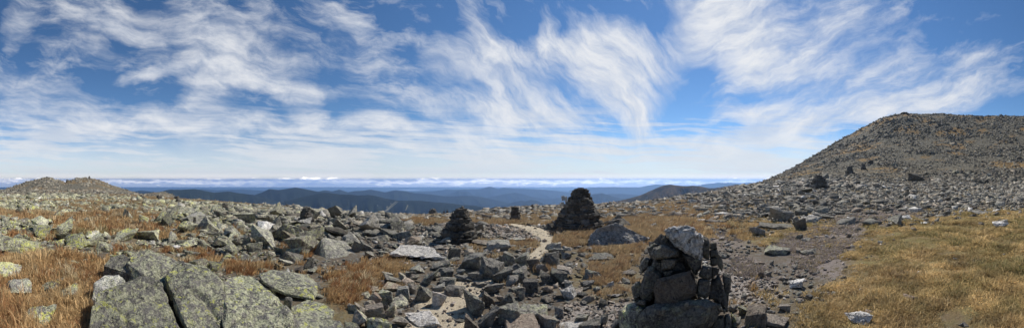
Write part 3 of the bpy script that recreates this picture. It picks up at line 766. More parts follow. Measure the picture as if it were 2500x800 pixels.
for a in [
 (1437, 702, 30, 20, None, dict(white=.3)), (1448, 682, 44, 28, 'grey-green wedge rock right of the path in sparse grass', dict(lich=.5, tone=.55)), (1490, 706, 24, 20, None, dict(white=.4)),
 (1502, 732, 50, 22, 'low white-speckled rock left of the near cairn', dict(white=.6, lich=0)), (1530, 676, 54, 20, None, {}), (1390, 762, 24, 16, None, {}), (1475, 794, 24, 30, 'small pale upright block left of the near cairn', dict(tone=.7, lich=.4, tilt=-10)),
 (1470, 636, 70, 18, 'low dark-sided slab below the white-crusted boulder', dict(tone=.5, jit=.25)), (1420, 790, 40, 24, None, {}), (1440, 810, 60, 34, None, dict(tone=.5)), (1400, 808, 70, 26, None, dict(white=.4)), (1505, 806, 30, 36, None, {}), (1455, 770, 26, 16, None, {}),
 (1537, 800, 26, 30, None, {}), (1425, 745, 20, 12, None, {}), (1380, 700, 20, 14, None, {}), (1350, 788, 26, 20, None, dict(tone=.7)),
 (1897, 622, 66, 26, 'pale green flat rock above the pointed slab', dict(lich=.6, tone=.66, jit=.25)),
 (1972, 624, 44, 18, 'low grey-green rock right of the pale flat rock', dict(lich=.4)), (1952, 562, 36, 34, 'dark upright boulder in front of a low outcrop on the right', dict(tone=.3, tilt=-15)),
 (1982, 545, 54, 20, 'long low outcrop behind the dark upright boulder', dict(tone=.5, white=.3)), (1850, 576, 44, 26, 'rounded grey boulder at the left end of the low outcrop on the right', dict(tone=.4, white=.25)), (1895, 560, 90, 16, None, dict(tone=.42, jit=.2)),
 (1950, 584, 22, 14, 'small pale pyramid stone in purple heath', dict(tone=.65)), (1968, 590, 24, 10, None, {}), (2018, 580, 12, 8, None, dict(white=.5)), (2066, 548, 50, 20, None, dict(lich=.2)), (2020, 536, 40, 16, None, {}),
 (1943, 704, 42, 28, 'white crusted rock at the edge of the grass on the right', dict(white=.95, lich=0, tone=.62)), (2095, 794, 74, 38, 'white and black crusted rock in grass near the bottom right', dict(white=.9, lich=0, tone=.55, rough=.06)),
 (2122, 768, 22, 14, 'small tan stone beside the white and black crusted rock', dict(warm=.9, tone=.75, lich=0)), (1895, 802, 66, 34, 'pale rounded boulder at the bottom right of the near cairn', dict(tone=.78, warm=.35, lich=0, jit=.2)),
 (1846, 800, 56, 58, 'brown rounded boulder right of the foot of the near cairn', dict(tone=.48, warm=.5, lich=.1, jit=.2)), (1876, 774, 26, 22, 'small square grey-green stone above the pale rounded boulder', dict(tone=.6)), (1915, 760, 36, 24, None, dict(warm=.3)),
 (1818, 770, 34, 30, 'lichened rock at the right foot of the near cairn', dict(lich=.8)), (2222, 736, 38, 18, 'pinkish stone alone in the yellow grass', dict(warm=.8, tone=.66, lich=0)), (1870, 712, 12, 10, 'tiny dark stone in pale gravel', dict(tone=.1)),
 (2442, 556, 44, 16, 'white-topped flat rock in the grass at far right', dict(white=.9, lich=0)), (2441, 547, 46, 12, None, dict(white=.3, tone=.6)), (2400, 566, 20, 12, 'pale tan stone in grass at far right', dict(tone=.75, warm=.4)),
 (2232, 566, 16, 12, None, dict(warm=.5, tone=.6)), (2148, 596, 14, 10, None, dict(tone=.75)), (2396, 525, 66, 8, None, dict(tone=.7)), (2212, 534, 26, 10, 'small cluster-like pale stone at the edge of the grass', dict(white=.6)),
 (2238, 442, 46, 20, 'large dark boulder on the stony slope at right', dict(tone=.24, lich=0)), (2310, 494, 24, 14, 'dark pyramid rock above the grass at far right', dict(tone=.28)), (2334, 494, 20, 16, 'grey angular rock beside the dark pyramid rock', dict(tone=.45)), (2362, 490, 28, 10, None, dict(tone=.7)),
 (2235, 494, 40, 10, None, dict(tone=.7)), (2228, 478, 34, 10, None, dict(tone=.3)), (2016, 438, 22, 18, 'pale boulder next to the big slope cairn', dict(tone=.45)), (2034, 446, 18, 16, 'dark boulder next to the big slope cairn', dict(tone=.22)),
 (1966, 472, 38, 14, 'dark flat boulder below the big slope cairn', dict(tone=.25)), (2036, 488, 26, 16, 'dark leaning block on the stony slope', dict(tone=.3, tilt=20)), (1862, 506, 20, 16, None, dict(tone=.3)), (2006, 522, 36, 18, 'pale green flat boulder on the lower stony slope', dict(lich=.5, tone=.6)),
 (1600, 497, 26, 8, None, dict(tone=.25)), (1540, 520, 16, 10, 'pale lone rock in the brown grass right of the tallest cairn', dict(tone=.75)), (1500, 560, 80, 30, 'dark layered outcrop behind the white-crusted boulder', dict(tone=.36, levels=4, jit=.35)), (1580, 545, 24, 10, None, dict(tone=.3)),
 (1345, 562, 26, 22, 'dark rock at the left foot of the tallest cairn', dict(tone=.25)), (1300, 508, 10, 10, 'small dark fin of rock on the central skyline', dict(tone=.15, tilt=-25)), (1262, 590, 60, 14, 'flat pale slab by the path in front of the little dark cairn', dict(tone=.7)), (1215, 612, 70, 26, 'smooth pale outcrop left of the path', dict(tone=.62, lich=.3, jit=.2)),
 (1240, 640, 46, 20, None, dict(lich=.5, tone=.6)), (1180, 600, 60, 16, None, {}), (1160, 582, 34, 20, 'pile-like dark rock at the right foot of the squat stacked cairn', dict(tone=.35)),
]:
    add_rock(*a[:5], **a[5])
slab('rock', 'big white-crusted dark boulder right of the tallest cairn',
     [(1436, 598, 6.95), (1446, 566, 7.1), (1470, 552, 7.2), (1502, 545, 7.35), (1542, 560, 7.4), (1582, 579, 7.4), (1562, 594, 7.15), (1520, 606, 6.95), (1470, 616, 6.8), (1440, 614, 6.85)],
     depth=.75, lich=.15, tone=.36, white=.4, seed=31, levels=5, rough=.055)
slab('rock', 'pale green pointed slab lying in purple heath on the right',
     [(1815, 619, 6.3), (1850, 622, 6.25), (1905, 636, 6.0), (1936, 652, 5.75), (1930, 666, 5.5), (1890, 668, 5.45), (1878, 655, 5.7), (1850, 632, 6.1)],
     depth=.12, drop=.1, lich=.6, tone=.72, seed=32, levels=4, rough=.012)

# ------------------------------------------------------------------ cairns
def cairn(px, yb, H, Rb, Rt, label, nlay, seed, per=11, tone=.3, at=None, lean=0.0, wob=.1, parts=True, topstone=None, group=None, flatn=.38, lich=.05, prof=.9):
    rs = np.random.default_rng(seed)
    r = ground_r(px, yb) if at is None else at
    r = r + Rb
    X0, Y0 = xy(px, r); X0, Y0 = float(X0), float(Y0)
    z0 = float(ground(X0, Y0))
    root = empty('cairn', (X0, Y0, z0)); tag(root, label, 'cairn', group)
    ALL_ROCKS.append((X0, Y0, Rb * 1.0))
    stones = []
    hs = rs.uniform(.7, 1.3, nlay) * np.linspace(1.25, .75, nlay); hs = hs / hs.sum() * H
    z = -0.06 * H
    camdir = math.atan2(-X0, -Y0)
    for k in range(nlay):
        f = np.clip(z / H, 0, 1); Rk = Rb + (Rt - Rb) * f ** prof
        Rk *= 1 + rs.uniform(-wob, wob)
        n = max(3, int(round(per * (0.35 + 0.65 * Rk / Rb))))
        ph = rs.random() * 6
        for j in range(n):
            an = ph + 2 * math.pi * (j + rs.uniform(-.2, .2)) / n
            ln_ = 2 * math.pi * Rk / n * rs.uniform(.9, 1.45); th = hs[k] * rs.uniform(.9, 1.4)
            dp = min(Rk * 0.95, ln_ * rs.uniform(.8, 1.2))
            p = box_points(rs, 1.0, .25, 4) * np.array([ln_, dp, th])
            p = p @ rotm(-an + math.pi, R(rs.uniform(-9, 9)), R(rs.uniform(-9, 9))).T
            rad = Rk - dp * 0.42 + rs.uniform(-.06, .06) * Rk
            c = np.array([math.sin(an) * rad + lean * f * H, math.cos(an) * rad, z + hs[k] / 2])
            facing = math.cos(an - camdir)
            stones.append((facing + 0.4 * ln_ / Rb, p, c, float(np.clip(rs.normal(tone, .1), .1, .8))))
        z += hs[k]
    for j in range(topstone or 2):
        p = box_points(rs, 1.0, .4, 3) * np.array([Rt * 1.5, Rt * 1.2, H * .055]) @ rotm(rs.random() * 6, .1, .1).T
        stones.append((9, p, np.array([lean * H + rs.uniform(-.2, .2) * Rt, rs.uniform(-.2, .2) * Rt, z + H * .01 + j * H * .035]), tone + .1))
    stones.sort(key=lambda s: -s[0])
    lim = 98 if parts else 0
    restV, restT, restA = [], [], []; off = 0
    for i, (fz, p, c, tn) in enumerate(stones):
        Vh, Th = hull(p)
        lv = 2 if i < lim else (1 if H / r * F > 30 else 0)
        V, T = refine(Vh, Th, lv, np.ptp(p, axis=0).max() * .5, .03 if lv > 1 else .0, 1 if lv > 1 else 0, seed + i) if lv else (Vh, Th)
        if i < lim:
            me = new_mesh('stone', V, T, M_rock, True, {'rk': (tn, lich, .12 * (rs.random() < .12), .3 * rs.random() ** 3)}, sharp=38)
            link('stone', me, root, tuple(c))
        else:
            restV.append(V + c); restT.append(T + off); off += len(V); restA.append(np.tile((tn, lich, 0, .1), (len(V), 1)))
    # packed rubble filling the heart of the pile
    th = np.linspace(0, 2 * math.pi, 25)[:-1]; zz = np.linspace(-.06 * H, H * .97, 9)
    cv = []
    for q in zz:
        f = np.clip(q / H, 0, 1); Rk = (Rb + (Rt - Rb) * f ** prof) * .62
        for t_ in th: cv.append((math.sin(t_) * Rk + lean * f * H, math.cos(t_) * Rk, q))
    cT = []
    for i in range(8):
        for j in range(24):
            a0, a1 = i * 24 + j, i * 24 + (j + 1) % 24
            cT += [(a0, a0 + 24, a1), (a1, a0 + 24, a1 + 24)]
    cv.append((lean * H, 0, H * .97)); cT += [(8 * 24 + j, len(cv) - 1, 8 * 24 + (j + 1) % 24) for j in range(24)]
    restV.append(np.array(cv)); restT.append(np.array(cT) + off); restA.append(np.tile((.2, 0, 0, .1), (len(cv), 1)))
    me = new_mesh('rubble', np.concatenate(restV), np.concatenate(restT), M_rock, False, {'rk': np.concatenate(restA)})
    o = link('rubble', me, root); o['kind'] = 'stuff'
    return root

def mcairn(px, yb, hpx, wpx, tpx, label, nlay, seed, **k):
    r = k.get('at') or ground_r(px, yb); s = r / F
    s2 = (r + wpx * s * .5) / F
    return cairn(px, yb, hpx * s2, wpx * s2 / 2, tpx * s2 / 2, label, nlay, seed, **k)
mcairn(1412, 571, 107, 120, 20, 'tallest cairn, a tapering tower of dark stones with the wooden sign behind it', 17, 51, per=18, tone=.2, lean=.06, prof=1.05, wob=.05, topstone=1)
mcairn(1122, 597, 82, 84, 16, 'squat dark stacked cairn with a flared foot left of the path', 12, 52, per=10, tone=.2, lean=.05, prof=1.1)
mcairn(1258, 541, 37, 28, 9, 'little narrow dark cairn between the squat cairn and the tallest cairn', 9, 53, per=7, tone=.2)
mcairn(748, 547, 40, 36, 14, 'dark stacked cairn on the left rise below the highest blue mountain', 9, 54, per=7, tone=.27)
mcairn(1057, 529, 21, 30, 5, 'pointed pyramid cairn on the edge beside the two seated people', 6, 55, per=8, tone=.3, at=78)
mcairn(549, 514, 18, 17, 5, 'small pointed dark cairn in the stones on the left plateau', 5, 56, per=6, tone=.22)
mcairn(432, 493, 14, 15, 6, 'small dark cairn on the left skyline below the long blue ridge', 4, 57, per=5, tone=.16)
mcairn(389, 486, 9, 12, 6, 'tiny cairn left of the small skyline cairn, below the rounded knoll', 3, 58, per=5, tone=.24)
mcairn(345, 484, 8, 9, 5, 'tiny dark cairn at the right foot of the double-peaked hill', 3, 59, per=5, tone=.18)
mcairn(218, 438.5, 6, 4, 2, 'tiny cairn on the right summit of the double-peaked hill', 3, 60, per=4, tone=.2, at=385)
mcairn(1999, 461, 33, 44, 12, 'broad dark cairn low on the right-hand mountain slope', 8, 61, per=9, tone=.22)
mcairn(2074, 425, 19, 20, 6, 'dark pyramid cairn above the broad slope cairn', 5, 62, per=7, tone=.16)
mcairn(2108, 414, 14, 11, 4, 'small dark cairn in the middle of the row climbing the slope', 4, 63, per=5, tone=.18)
mcairn(2126, 402, 11, 12, 5, 'dark small cairn highest in the row climbing the slope', 3, 64, per=5, tone=.2)
mcairn(2208, 280, 4, 18, 6, 'flat summit cairn on top of the right-hand mountain', 3, 65, per=6, tone=.3, at=385)

# the near cairn, stone by stone
def c1(*pts): return [(1560 + x / 3.075, 540 + y / 3.075) for x, y in pts]
NEAR = [
 ('white crusted quartz capstone', c1((185,70),(250,35),(330,40),(400,45),(460,90),(480,150),(478,260),(460,300),(400,250),(310,215),(250,160),(215,120)), 2.86, .20, dict(white=.95, tone=.52, lich=0, rough=.07)),
 (None, c1((462,92),(520,130),(532,180),(525,285),(482,275),(478,150)), 2.98, .2, dict(tone=.36)),
 (None, c1((320,240),(400,250),(470,290),(465,350),(425,405),(370,330)), 2.88, .2, dict(tone=.32)),
 ('flat grey stone with a sunlit top', c1((90,255),(110,200),(180,175),(300,225),(300,260),(200,280),(110,285)), 2.84, .28, dict(tone=.5)),
 (None, c1((60,200),(110,160),(175,170),(180,190),(110,210),(80,260)), 3.08, .2, dict(tone=.5)),
 (None, c1((175,130),(200,100),(218,150),(200,165)), 2.95, .1, dict(tone=.3)),
 (None, c1((165,300),(180,280),(290,285),(280,320),(250,355),(170,370)), 2.84, .22, dict(tone=.48)),
 (None, c1((185,380),(250,360),(262,375),(215,415),(190,405)), 2.84, .15, dict(tone=.34)),
 (None, c1((255,330),(340,300),(365,370),(285,390)), 3.0, .15, dict(tone=.28)),
 ('large dark brown flat-faced stone', c1((110,490),(140,430),(200,430),(380,368),(430,480),(428,545),(300,640),(150,665),(120,620),(108,540)), 2.76, .20, dict(tone=.32, warm=.55, lich=0)),
 ('upright lichened stone at the left side', c1((5,500),(40,400),(70,345),(110,335),(180,400),(150,430),(115,480),(95,590),(30,610),(8,560)), 2.9, .25, dict(tone=.34, lich=.3)),
 (None, c1((95,330),(110,300),(165,300),(172,370),(190,400),(110,350)), 2.95, .2, dict(tone=.45)),
 (None, c1((450,400),(475,335),(545,345),(548,420),(530,440),(455,420)), 2.84, .2, dict(tone=.38)),
 (None, c1((435,500),(445,435),(470,425),(530,435),(535,540),(500,580),(440,560)), 2.82, .2, dict(tone=.38)),
 (None, c1((535,165),(580,155),(586,208),(534,212)), 3.02, .14, dict(tone=.22)),
 (None, c1((530,214),(590,212),(590,268),(534,272)), 3.02, .14, dict(tone=.22)),
 (None, c1((532,274),(590,270),(588,330),(540,336)), 3.02, .14, dict(tone=.22)),
 (None, c1((545,345),(605,345),(600,380),(545,440)), 2.98, .15, dict(tone=.3)),
 (None, c1((535,440),(600,400),(625,470),(660,560),(665,680),(600,640),(560,600),(530,540)), 3.05, .25, dict(tone=.34, lich=.2)),
 (None, c1((590,220),(620,250),(632,330),(625,380),(600,345),(590,330)), 3.2, .15, dict(tone=.6)),
 (None, c1((625,380),(660,430),(690,400),(684,520),(668,640),(640,520)), 3.16, .12, dict(tone=.5, lich=.3)),
 (None, c1((530,520),(575,540),(570,580),(520,590)), 2.9, .12, dict(tone=.25)),
 ('broad lichened base slab', c1((-10,700),(60,640),(200,690),(330,640),(430,580),(520,590),(580,620),(585,700),(540,780),(450,860),(150,900),(-10,880)), 2.72, .35, dict(tone=.42, lich=.45)),
 (None, [(1511,757),(1530,742),(1560,738),(1578,745),(1568,790),(1560,850),(1515,850)], 2.88, .3, dict(tone=.85, lich=.8)),
 (None, c1((145,670),(200,655),(200,690),(180,715),(142,705)), 2.62, .08, dict(tone=.5, warm=.5)),
 (None, c1((340,625),(355,605),(375,605),(375,640),(345,648)), 2.6, .06, dict(tone=.6)),
 (None, c1((95,650),(115,620),(138,660),(120,690)), 2.68, .08, dict(tone=.35)),
 (None, c1((580,620),(610,620),(630,660),(600,700),(580,690)), 2.86, .12, dict(tone=.62, warm=.3)),
 (None, c1((630,660),(650,655),(650,690),(635,695)), 2.9, .06, dict(tone=.6, warm=.4)),
 (None, c1((540,780),(585,710),(640,700),(640,900),(530,900)), 2.95, .25, dict(tone=.28)),
 (None, c1((640,700),(670,690),(695,740),(690,900),(640,900)), 3.02, .2, dict(tone=.5)),
 (None, c1((690,680),(720,700),(745,760),(740,900),(700,900)), 3.1, .2, dict(tone=.55, lich=.8)),
 (None, [(1542,700),(1552,687),(1563,685),(1568,712),(1560,732),(1548,736)], 2.98, .15, dict(tone=.5, lich=.3)),
 (None, [(1553,742),(1562,732),(1578,733),(1577,746)], 2.82, .1, dict(tone=.55, warm=.4)),
 (None, c1((0,340),(40,270),(85,280),(70,350),(20,390)), 3.15, .2, dict(tone=.6)),
 (None, c1((200,690),(240,665),(300,660),(240,720),(200,720)), 2.68, .1, dict(tone=.3)),
 (None, c1((-30,600),(0,560),(30,610),(10,650),(-30,640)), 3.0, .15, dict(tone=.5, lich=.3)),
]
X0, Y0 = xy(1655, 3.0); X0, Y0 = float(X0), float(Y0); z0 = float(ground(X0, Y0))
near = empty('cairn', (X0, Y0, z0))
tag(near, 'near waist-high cairn of big piled stones with a white crusted capstone', 'cairn')
ALL_ROCKS.append((X0, Y0, .52))
for i, (lab, poly, r, dep, kw) in enumerate(NEAR):
    poly = np.array(poly); c = poly.mean(0)
    pts = []
    for sc_, dr in ((1.0, 0.0), (.97, dep * .45), (.72, -.32 * dep), (.8, dep)):
        q = c + (poly - c) * sc_ if dr < 0 else poly + 0
        if dr >= dep: q = c + (poly - c) * .8
        pts += [P3(p[0], p[1], r + dr) for p in q]
    pts = np.array(pts); ctr = pts.mean(0)
    Vh, Th = hull(pts - ctr)
    big = np.ptp(poly[:, 0]) > 40
    V, T = refine(Vh, Th, 4 if big else 3, np.ptp(pts, axis=0).max() * .5, kw.get('rough', .034), 1, 900 + i)
    me = new_mesh('stone', V, T, M_rock, True, {'rk': (kw['tone'] * (1 if kw.get('white') or kw['tone'] > .55 else .88), kw.get('lich', .25), kw.get('white', 0), kw.get('warm', .05))}, sharp=38)
    o = link('stone', me, near, tuple(ctr - np.array([X0, Y0, z0])))
    if lab: o['label'] = lab
rs = np.random.default_rng(3)
VV, TT_, off = [], [], 0
for k in range(150):   # small rubble chinking the heart of the pile
    z = rs.uniform(-.05, .88); Rk = .34 - .24 * z / .9; an = rs.random() * 6.28; q = Rk * math.sqrt(rs.random())
    p = box_points(rs, 1.0, .35, 3) * rs.uniform(.12, .22) @ rotm(rs.random() * 6, rs.random(), rs.random()).T
    Vh, Th = hull(p); Vh, Th = subdiv(Vh, Th)
    VV.append(Vh + np.array([math.sin(an) * q + .02, math.cos(an) * q + .16, z])); TT_.append(Th + off); off += len(Vh)
o = link('rubble', new_mesh('rubble', np.concatenate(VV), np.concatenate(TT_), M_rock, False, {'rk': (.3, .05, 0, .1)}), near); o['kind'] = 'stuff'

# ------------------------------------------------------------------ trail sign behind the tallest cairn
def bx(cx, cy, cz, sx, sy, sz):
    v = np.array([(x, y, z) for x in (-.5, .5) for y in (-.5, .5) for z in (-.5, .5)]) * np.array([sx, sy, sz]) + np.array([cx, cy, cz])
    return v
def bevel_box(name, c, s, rot, mat, parent, bev=.006):
    bm = bmesh.new(); bmesh.ops.create_cube(bm, size=1)
    for v in bm.verts: v.co = Vector((v.co.x * s[0], v.co.y * s[1], v.co.z * s[2]))
    bmesh.ops.bevel(bm, geom=bm.edges[:], offset=bev, segments=2, affect='EDGES')
    me = bpy.data.meshes.new(name); bm.to_mesh(me); bm.free(); me.materials.append(mat)
    o = link(name, me, parent, c); o.rotation_euler = rot
    return o
rS = ground_r(1414, 571) + 1.75
X, Y = xy(1387, rS); X, Y = float(X), float(Y); zg = float(ground(X, Y))
sign = empty('signpost', (X, Y, zg)); sign.rotation_euler = (0, R(-7), -(1387 - CX) / F)
tag(sign, 'leaning grey wooden trail sign with two boards behind the tallest cairn', 'sign')
top = (HY - 476) / F * rS - zg; s_ = rS / F
bevel_box('post', (0.05, 0, (top - .05) / 2 - .1), (.09, .09, top - .05 + .2), (0, 0, 0), M_wood, sign)
for nm, y0, y1, w, dx in (('board', 476.5, 488, 8.0, -.055), ('board', 491.5, 500.5, 7.5, -.10)):
    zc = (HY - (y0 + y1) / 2) / F * rS - zg
    bevel_box(nm, (dx, -.07, zc), (w * s_, .035, (y1 - y0) * s_), (0, 0, R(25)), M_wood, sign)

# ------------------------------------------------------------------ two seated people beside the pointed cairn
def person(px, dist, label, face):
    X, Y = xy(px, dist); X, Y = float(X), float(Y); zg = float(ground(X, Y))
    J = [((0, 0, .50), .155), ((0, 0, .72), .15), ((0, .0, .95), .17), ((0, .01, 1.08), .075), ((0, .03, 1.17), .095), ((0, .035, 1.29), .085),
         ((-.1, .05, .47), .10), ((-.13, .45, .55), .075), ((-.13, .52, .12), .05), ((-.13, .66, .06), .045),
         ((.1, .05, .47), .10), ((.13, .43, .55), .075), ((.13, .50, .12), .05), ((.13, .64, .06), .045),
         ((-.2, .0, 1.0), .065), ((-.27, .1, .75), .05), ((-.12, .36, .66), .04), ((-.08, .44, .64), .035),
         ((.2, .0, 1.0), .065), ((.27, .1, .75), .05), ((.12, .34, .66), .04), ((.08, .42, .64), .035)]
    E = [(0, 1), (1, 2), (2, 3), (3, 4), (4, 5), (0, 6), (6, 7), (7, 8), (8, 9), (0, 10), (10, 11), (11, 12), (12, 13), (2, 14), (14, 15), (15, 16), (16, 17), (2, 18), (18, 19), (19, 20), (20, 21)]
    me = bpy.data.meshes.new('person'); me.from_pydata([j[0] for j in J], E, [])
    o = link('person', me)
    m = o.modifiers.new('skin', 'SKIN'); s = o.modifiers.new('sub', 'SUBSURF'); s.levels = 2; s.render_levels = 2
    for v, j in zip(me.skin_vertices[0].data, J): v.radius = (j[1], j[1])
    me.skin_vertices[0].data[0].use_root = True
    dg = bpy.context.evaluated_depsgraph_get(); dg.update()
    m2 = bpy.data.meshes.new_from_object(o.evaluated_get(dg))
    o.modifiers.clear(); o.data = m2; m2.name = 'person'
    m2.materials.clear(); m2.materials.append(M_jacket); m2.materials.append(M_skin)
    for p in m2.polygons:
        p.use_smooth = True
        if p.center.z > 1.12 or (p.center.y > .38 and .58 < p.center.z < .72 and abs(p.center.x) < .12 and p.center.z > .6): p.material_index = 1
    o.location = (X, Y, zg - .08); o.rotation_euler = (0, 0, face)
    tag(o, label, 'person')
    bm = bmesh.new(); bmesh.ops.create_icosphere(bm, subdivisions=2, radius=.11)
    bmesh.ops.delete(bm, geom=[v for v in bm.verts if v.co.y > .05 and v.co.z < .05], context='VERTS')
    hm = bpy.data.meshes.new('hair'); bm.to_mesh(hm); bm.free(); hm.materials.append(M_hair)
    h = link('hair', hm, o, (0, .015, 1.27))
    ALL_ROCKS.append((X, Y, .5))
    return zg
person(1084, 62, 'dark-clothed person sitting nearer the pointed cairn on the edge', R(-20))
person(1092, 62, 'dark-clothed person sitting farther from the pointed cairn, lower of the two', R(30))

# ------------------------------------------------------------------ scattered stones: the largest as things, the rest as scree
def templates(n, levels, seed):
    out = []
    for k in range(n):
        rs = np.random.default_rng(seed + k)
        p = box_points(rs, rs.uniform(.38, .85), .6, 3) @ rotm(rs.random() * 6, R(rs.uniform(-28, 28)), R(rs.uniform(-28, 28))).T
        V, T = hull(p)
        if levels: V, T = refine(V, T, levels, .5, .05, 1, seed + k)
        V = V - (V.max(0) + V.min(0)) / 2
        out.append((V.astype(np.float32), T.astype(np.int32)))
    return out
TPL = {0: templates(30, 0, 500), 1: templates(24, 1, 700), 2: templates(24, 2, 900), 3: templates(60, 3, 1200)}
HAND = np.array(ALL_ROCKS)
def clear(x, y, s, k=.85):
    ok = np.ones(x.shape, bool)
    for hx, hy, hr in HAND:
        ok &= (x - hx) ** 2 + (y - hy) ** 2 > (hr * k + s * .4) ** 2
    return ok
cand = []
edges = [2.6]
while edges[-1] < 470: edges.append(edges[-1] * 1.2)
rs = np.random.default_rng(99)
for r0, r1 in zip(edges[:-1], edges[1:]):
    rm = math.sqrt(r0 * r1)
    smin = max(.045, min(.0052 * rm, .30 + .0030 * max(rm - 58, 0))); smax = max(.5, smin * 4) if rm < 150 else smin * 3.2
    al = 2.1
    n = 26000
    # Pareto sizes
    u = rs.random(n); s = (smin ** -al - u * (smin ** -al - smax ** -al)) ** (-1 / al)
    # keep as many as the wanted cover of the ring allows
    area = 4.1 / 2 * (r1 ** 2 - r0 ** 2)
    keep = min(n, int(area * .95 / np.mean(s ** 2)))
    s = s[:keep]
    px = rs.uniform(-160, 2660, keep); r = np.sqrt(rs.uniform(r0 ** 2, r1 ** 2, keep))
    x, y = xy(px, r)
    t, h, g, _, _, yi = surface(x, y)
    dens = (1 - np.where(r < 9, .985, np.where(r < 14, .9, .72)) * t) * (1 - .8 * h) * (1 - .35 * g)
    lone = np.where(r < 12, .35, 1.0)
    midl = np.exp(-((px - 560) / 330) ** 2) * (r > 6) * (r < 40)
    dens = dens * np.where((px > 1350) & (r < 9), np.where(s < .14, .6, .14), 1) * np.where((r < 6) & (px < 1300), np.where(s < .09, .6, np.where(px < 820, .4, .10)), 1)
    dens = dens * np.where((px > 1960) & (r < 8.5) & (s > .09), 0, 1) * np.where((px > 1500) & (px < 2000) & (r < 6) & (s > .13), 0, 1) * np.where((px > 1560) & (px < 2050) & (r < 10) & (s > .2), 0, 1) * np.where((px > 1180) & (px < 1360) & (r > 6) & (r < 12) & (s > .2), .1, 1)
    dens = np.clip(dens * (.8 + .6 * midl) * np.where(r > 70, np.where(px > 1600, .95, .6), 1), 0, 1)
    ok = rs.random(keep) < dens
    ok &= (path_dist(x, y) > s * .4) | ((s < .09) & (rs.random(keep) < .5))
    x, y, s, px, r, yi = (q[ok] for q in (x, y, s, px, r, yi))
    s = s * np.where((px > 350) & (px < 1000) & (r > 7) & (r < 30), 1.25, 1)
    if r0 > 40:
        cl = fbm2(x / 22, y / 22, 301, 4) + .5 * fbm2(x / 60, y / 60, 302, 3)
        s = s * np.clip(1 + 1.0 * cl, .55, 2.3) * np.where((px > 1600) & (r > 70), .86, 1); kk = rs.random(len(s)) < np.where(px > 1600, np.clip(.92 + .7 * cl, .25, 1), np.clip(.55 + .7 * cl, .1, 1))
        x, y, s, px, r, yi = (q[kk] for q in (x, y, s, px, r, yi))
    k = clear(x, y, s) if r0 < 90 else np.ones(len(x), bool)
    x, y, s, px, r, yi = (q[k] for q in (x, y, s, px, r, yi))
    cand.append(np.stack([x, y, s, px, r, yi], 1))
C = np.concatenate(cand)
# drop what lies over the skyline and cannot be seen
rg = np.exp(np.linspace(np.log(2.1), np.log(480), 260)); pg = np.arange(-160, 2661, 6.0)
XX, YY = xy(pg[:, None], rg[None]); yimg = HY - ground(XX, YY) / rg[None] * F
sky = np.minimum.accumulate(yimg, axis=1)
ri = np.clip(np.searchsorted(rg, C[:, 4]) - 1, 0, len(rg) - 1); pi_ = np.clip(((C[:, 3] + 160) / 6).round().astype(int), 0, len(pg) - 1)
visible = C[:, 5] - C[:, 2] * .6 / C[:, 4] * F < sky[pi_, ri] + 2
C = C[visible]
C = C[np.argsort(-C[:, 2] / C[:, 4])]
n_ind = max(0, 298 - len(ROCKS))
inview = (C[:, 3] > 5) & (C[:, 3] < 2495) & (C[:, 5] < 815)
iidx = np.nonzero(inview)[0][:n_ind]
mask = np.ones(len(C), bool); mask[iidx] = False
zC = ground(C[:, 0], C[:, 1])
rsA = np.random.default_rng(5)
def attrs_for(px, r, rs):
    n = len(px)
    lich = np.interp(px, [0, 500, 800, 1100, 1500, 2500], [.95, .8, .5, .3, .22, .3]) + rs.uniform(-.2, .2, n)
    tone = np.clip(rs.normal(.57, .18, n), .12, 1)
    tone = tone - .06 * (px < 900)
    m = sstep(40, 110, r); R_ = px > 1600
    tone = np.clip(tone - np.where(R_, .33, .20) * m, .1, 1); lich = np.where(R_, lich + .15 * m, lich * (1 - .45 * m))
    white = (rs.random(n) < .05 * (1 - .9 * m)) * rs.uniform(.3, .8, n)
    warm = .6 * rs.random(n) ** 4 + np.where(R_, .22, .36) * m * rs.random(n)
    return np.stack([tone, np.clip(lich, 0, 1), white, warm], 1)
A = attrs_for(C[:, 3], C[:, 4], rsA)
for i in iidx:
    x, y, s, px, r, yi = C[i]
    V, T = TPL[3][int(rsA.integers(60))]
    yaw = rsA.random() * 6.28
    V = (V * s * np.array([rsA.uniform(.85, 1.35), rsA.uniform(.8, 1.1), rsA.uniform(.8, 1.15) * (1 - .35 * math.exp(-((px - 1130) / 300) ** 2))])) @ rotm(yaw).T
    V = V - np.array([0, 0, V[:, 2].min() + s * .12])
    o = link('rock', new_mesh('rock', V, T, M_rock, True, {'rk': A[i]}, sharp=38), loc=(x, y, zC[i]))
    w = np.ptp(V[:, 0]) / r * F; h = np.ptp(V[:, 2]) / r * F
    ROCKS.append(dict(o=o, px=px, y=yi - h * .4, w=w, h=h, label=None, rk=tuple(A[i]), r=r, adj=None))
Cs, zs, As = C[mask], zC[mask], A[mask]
VV, TT_, AA, off = [], [], [], 0
lod = np.where(Cs[:, 4] < 9, 2, np.where(Cs[:, 2] / Cs[:, 4] * F > 11, 1, 0))
lod = np.where((lod == 2) & (Cs[:, 2] / Cs[:, 4] * F < 14), 1, lod)
tid = rsA.integers(0, 24, len(Cs)); yaw = rsA.random(len(Cs)) * 6.28; sq = rsA.uniform(.75, 1.35, (len(Cs), 3)); sq[:, 2] *= .85 - .25 * np.exp(-((Cs[:, 3] - 1130) / 300) ** 2)
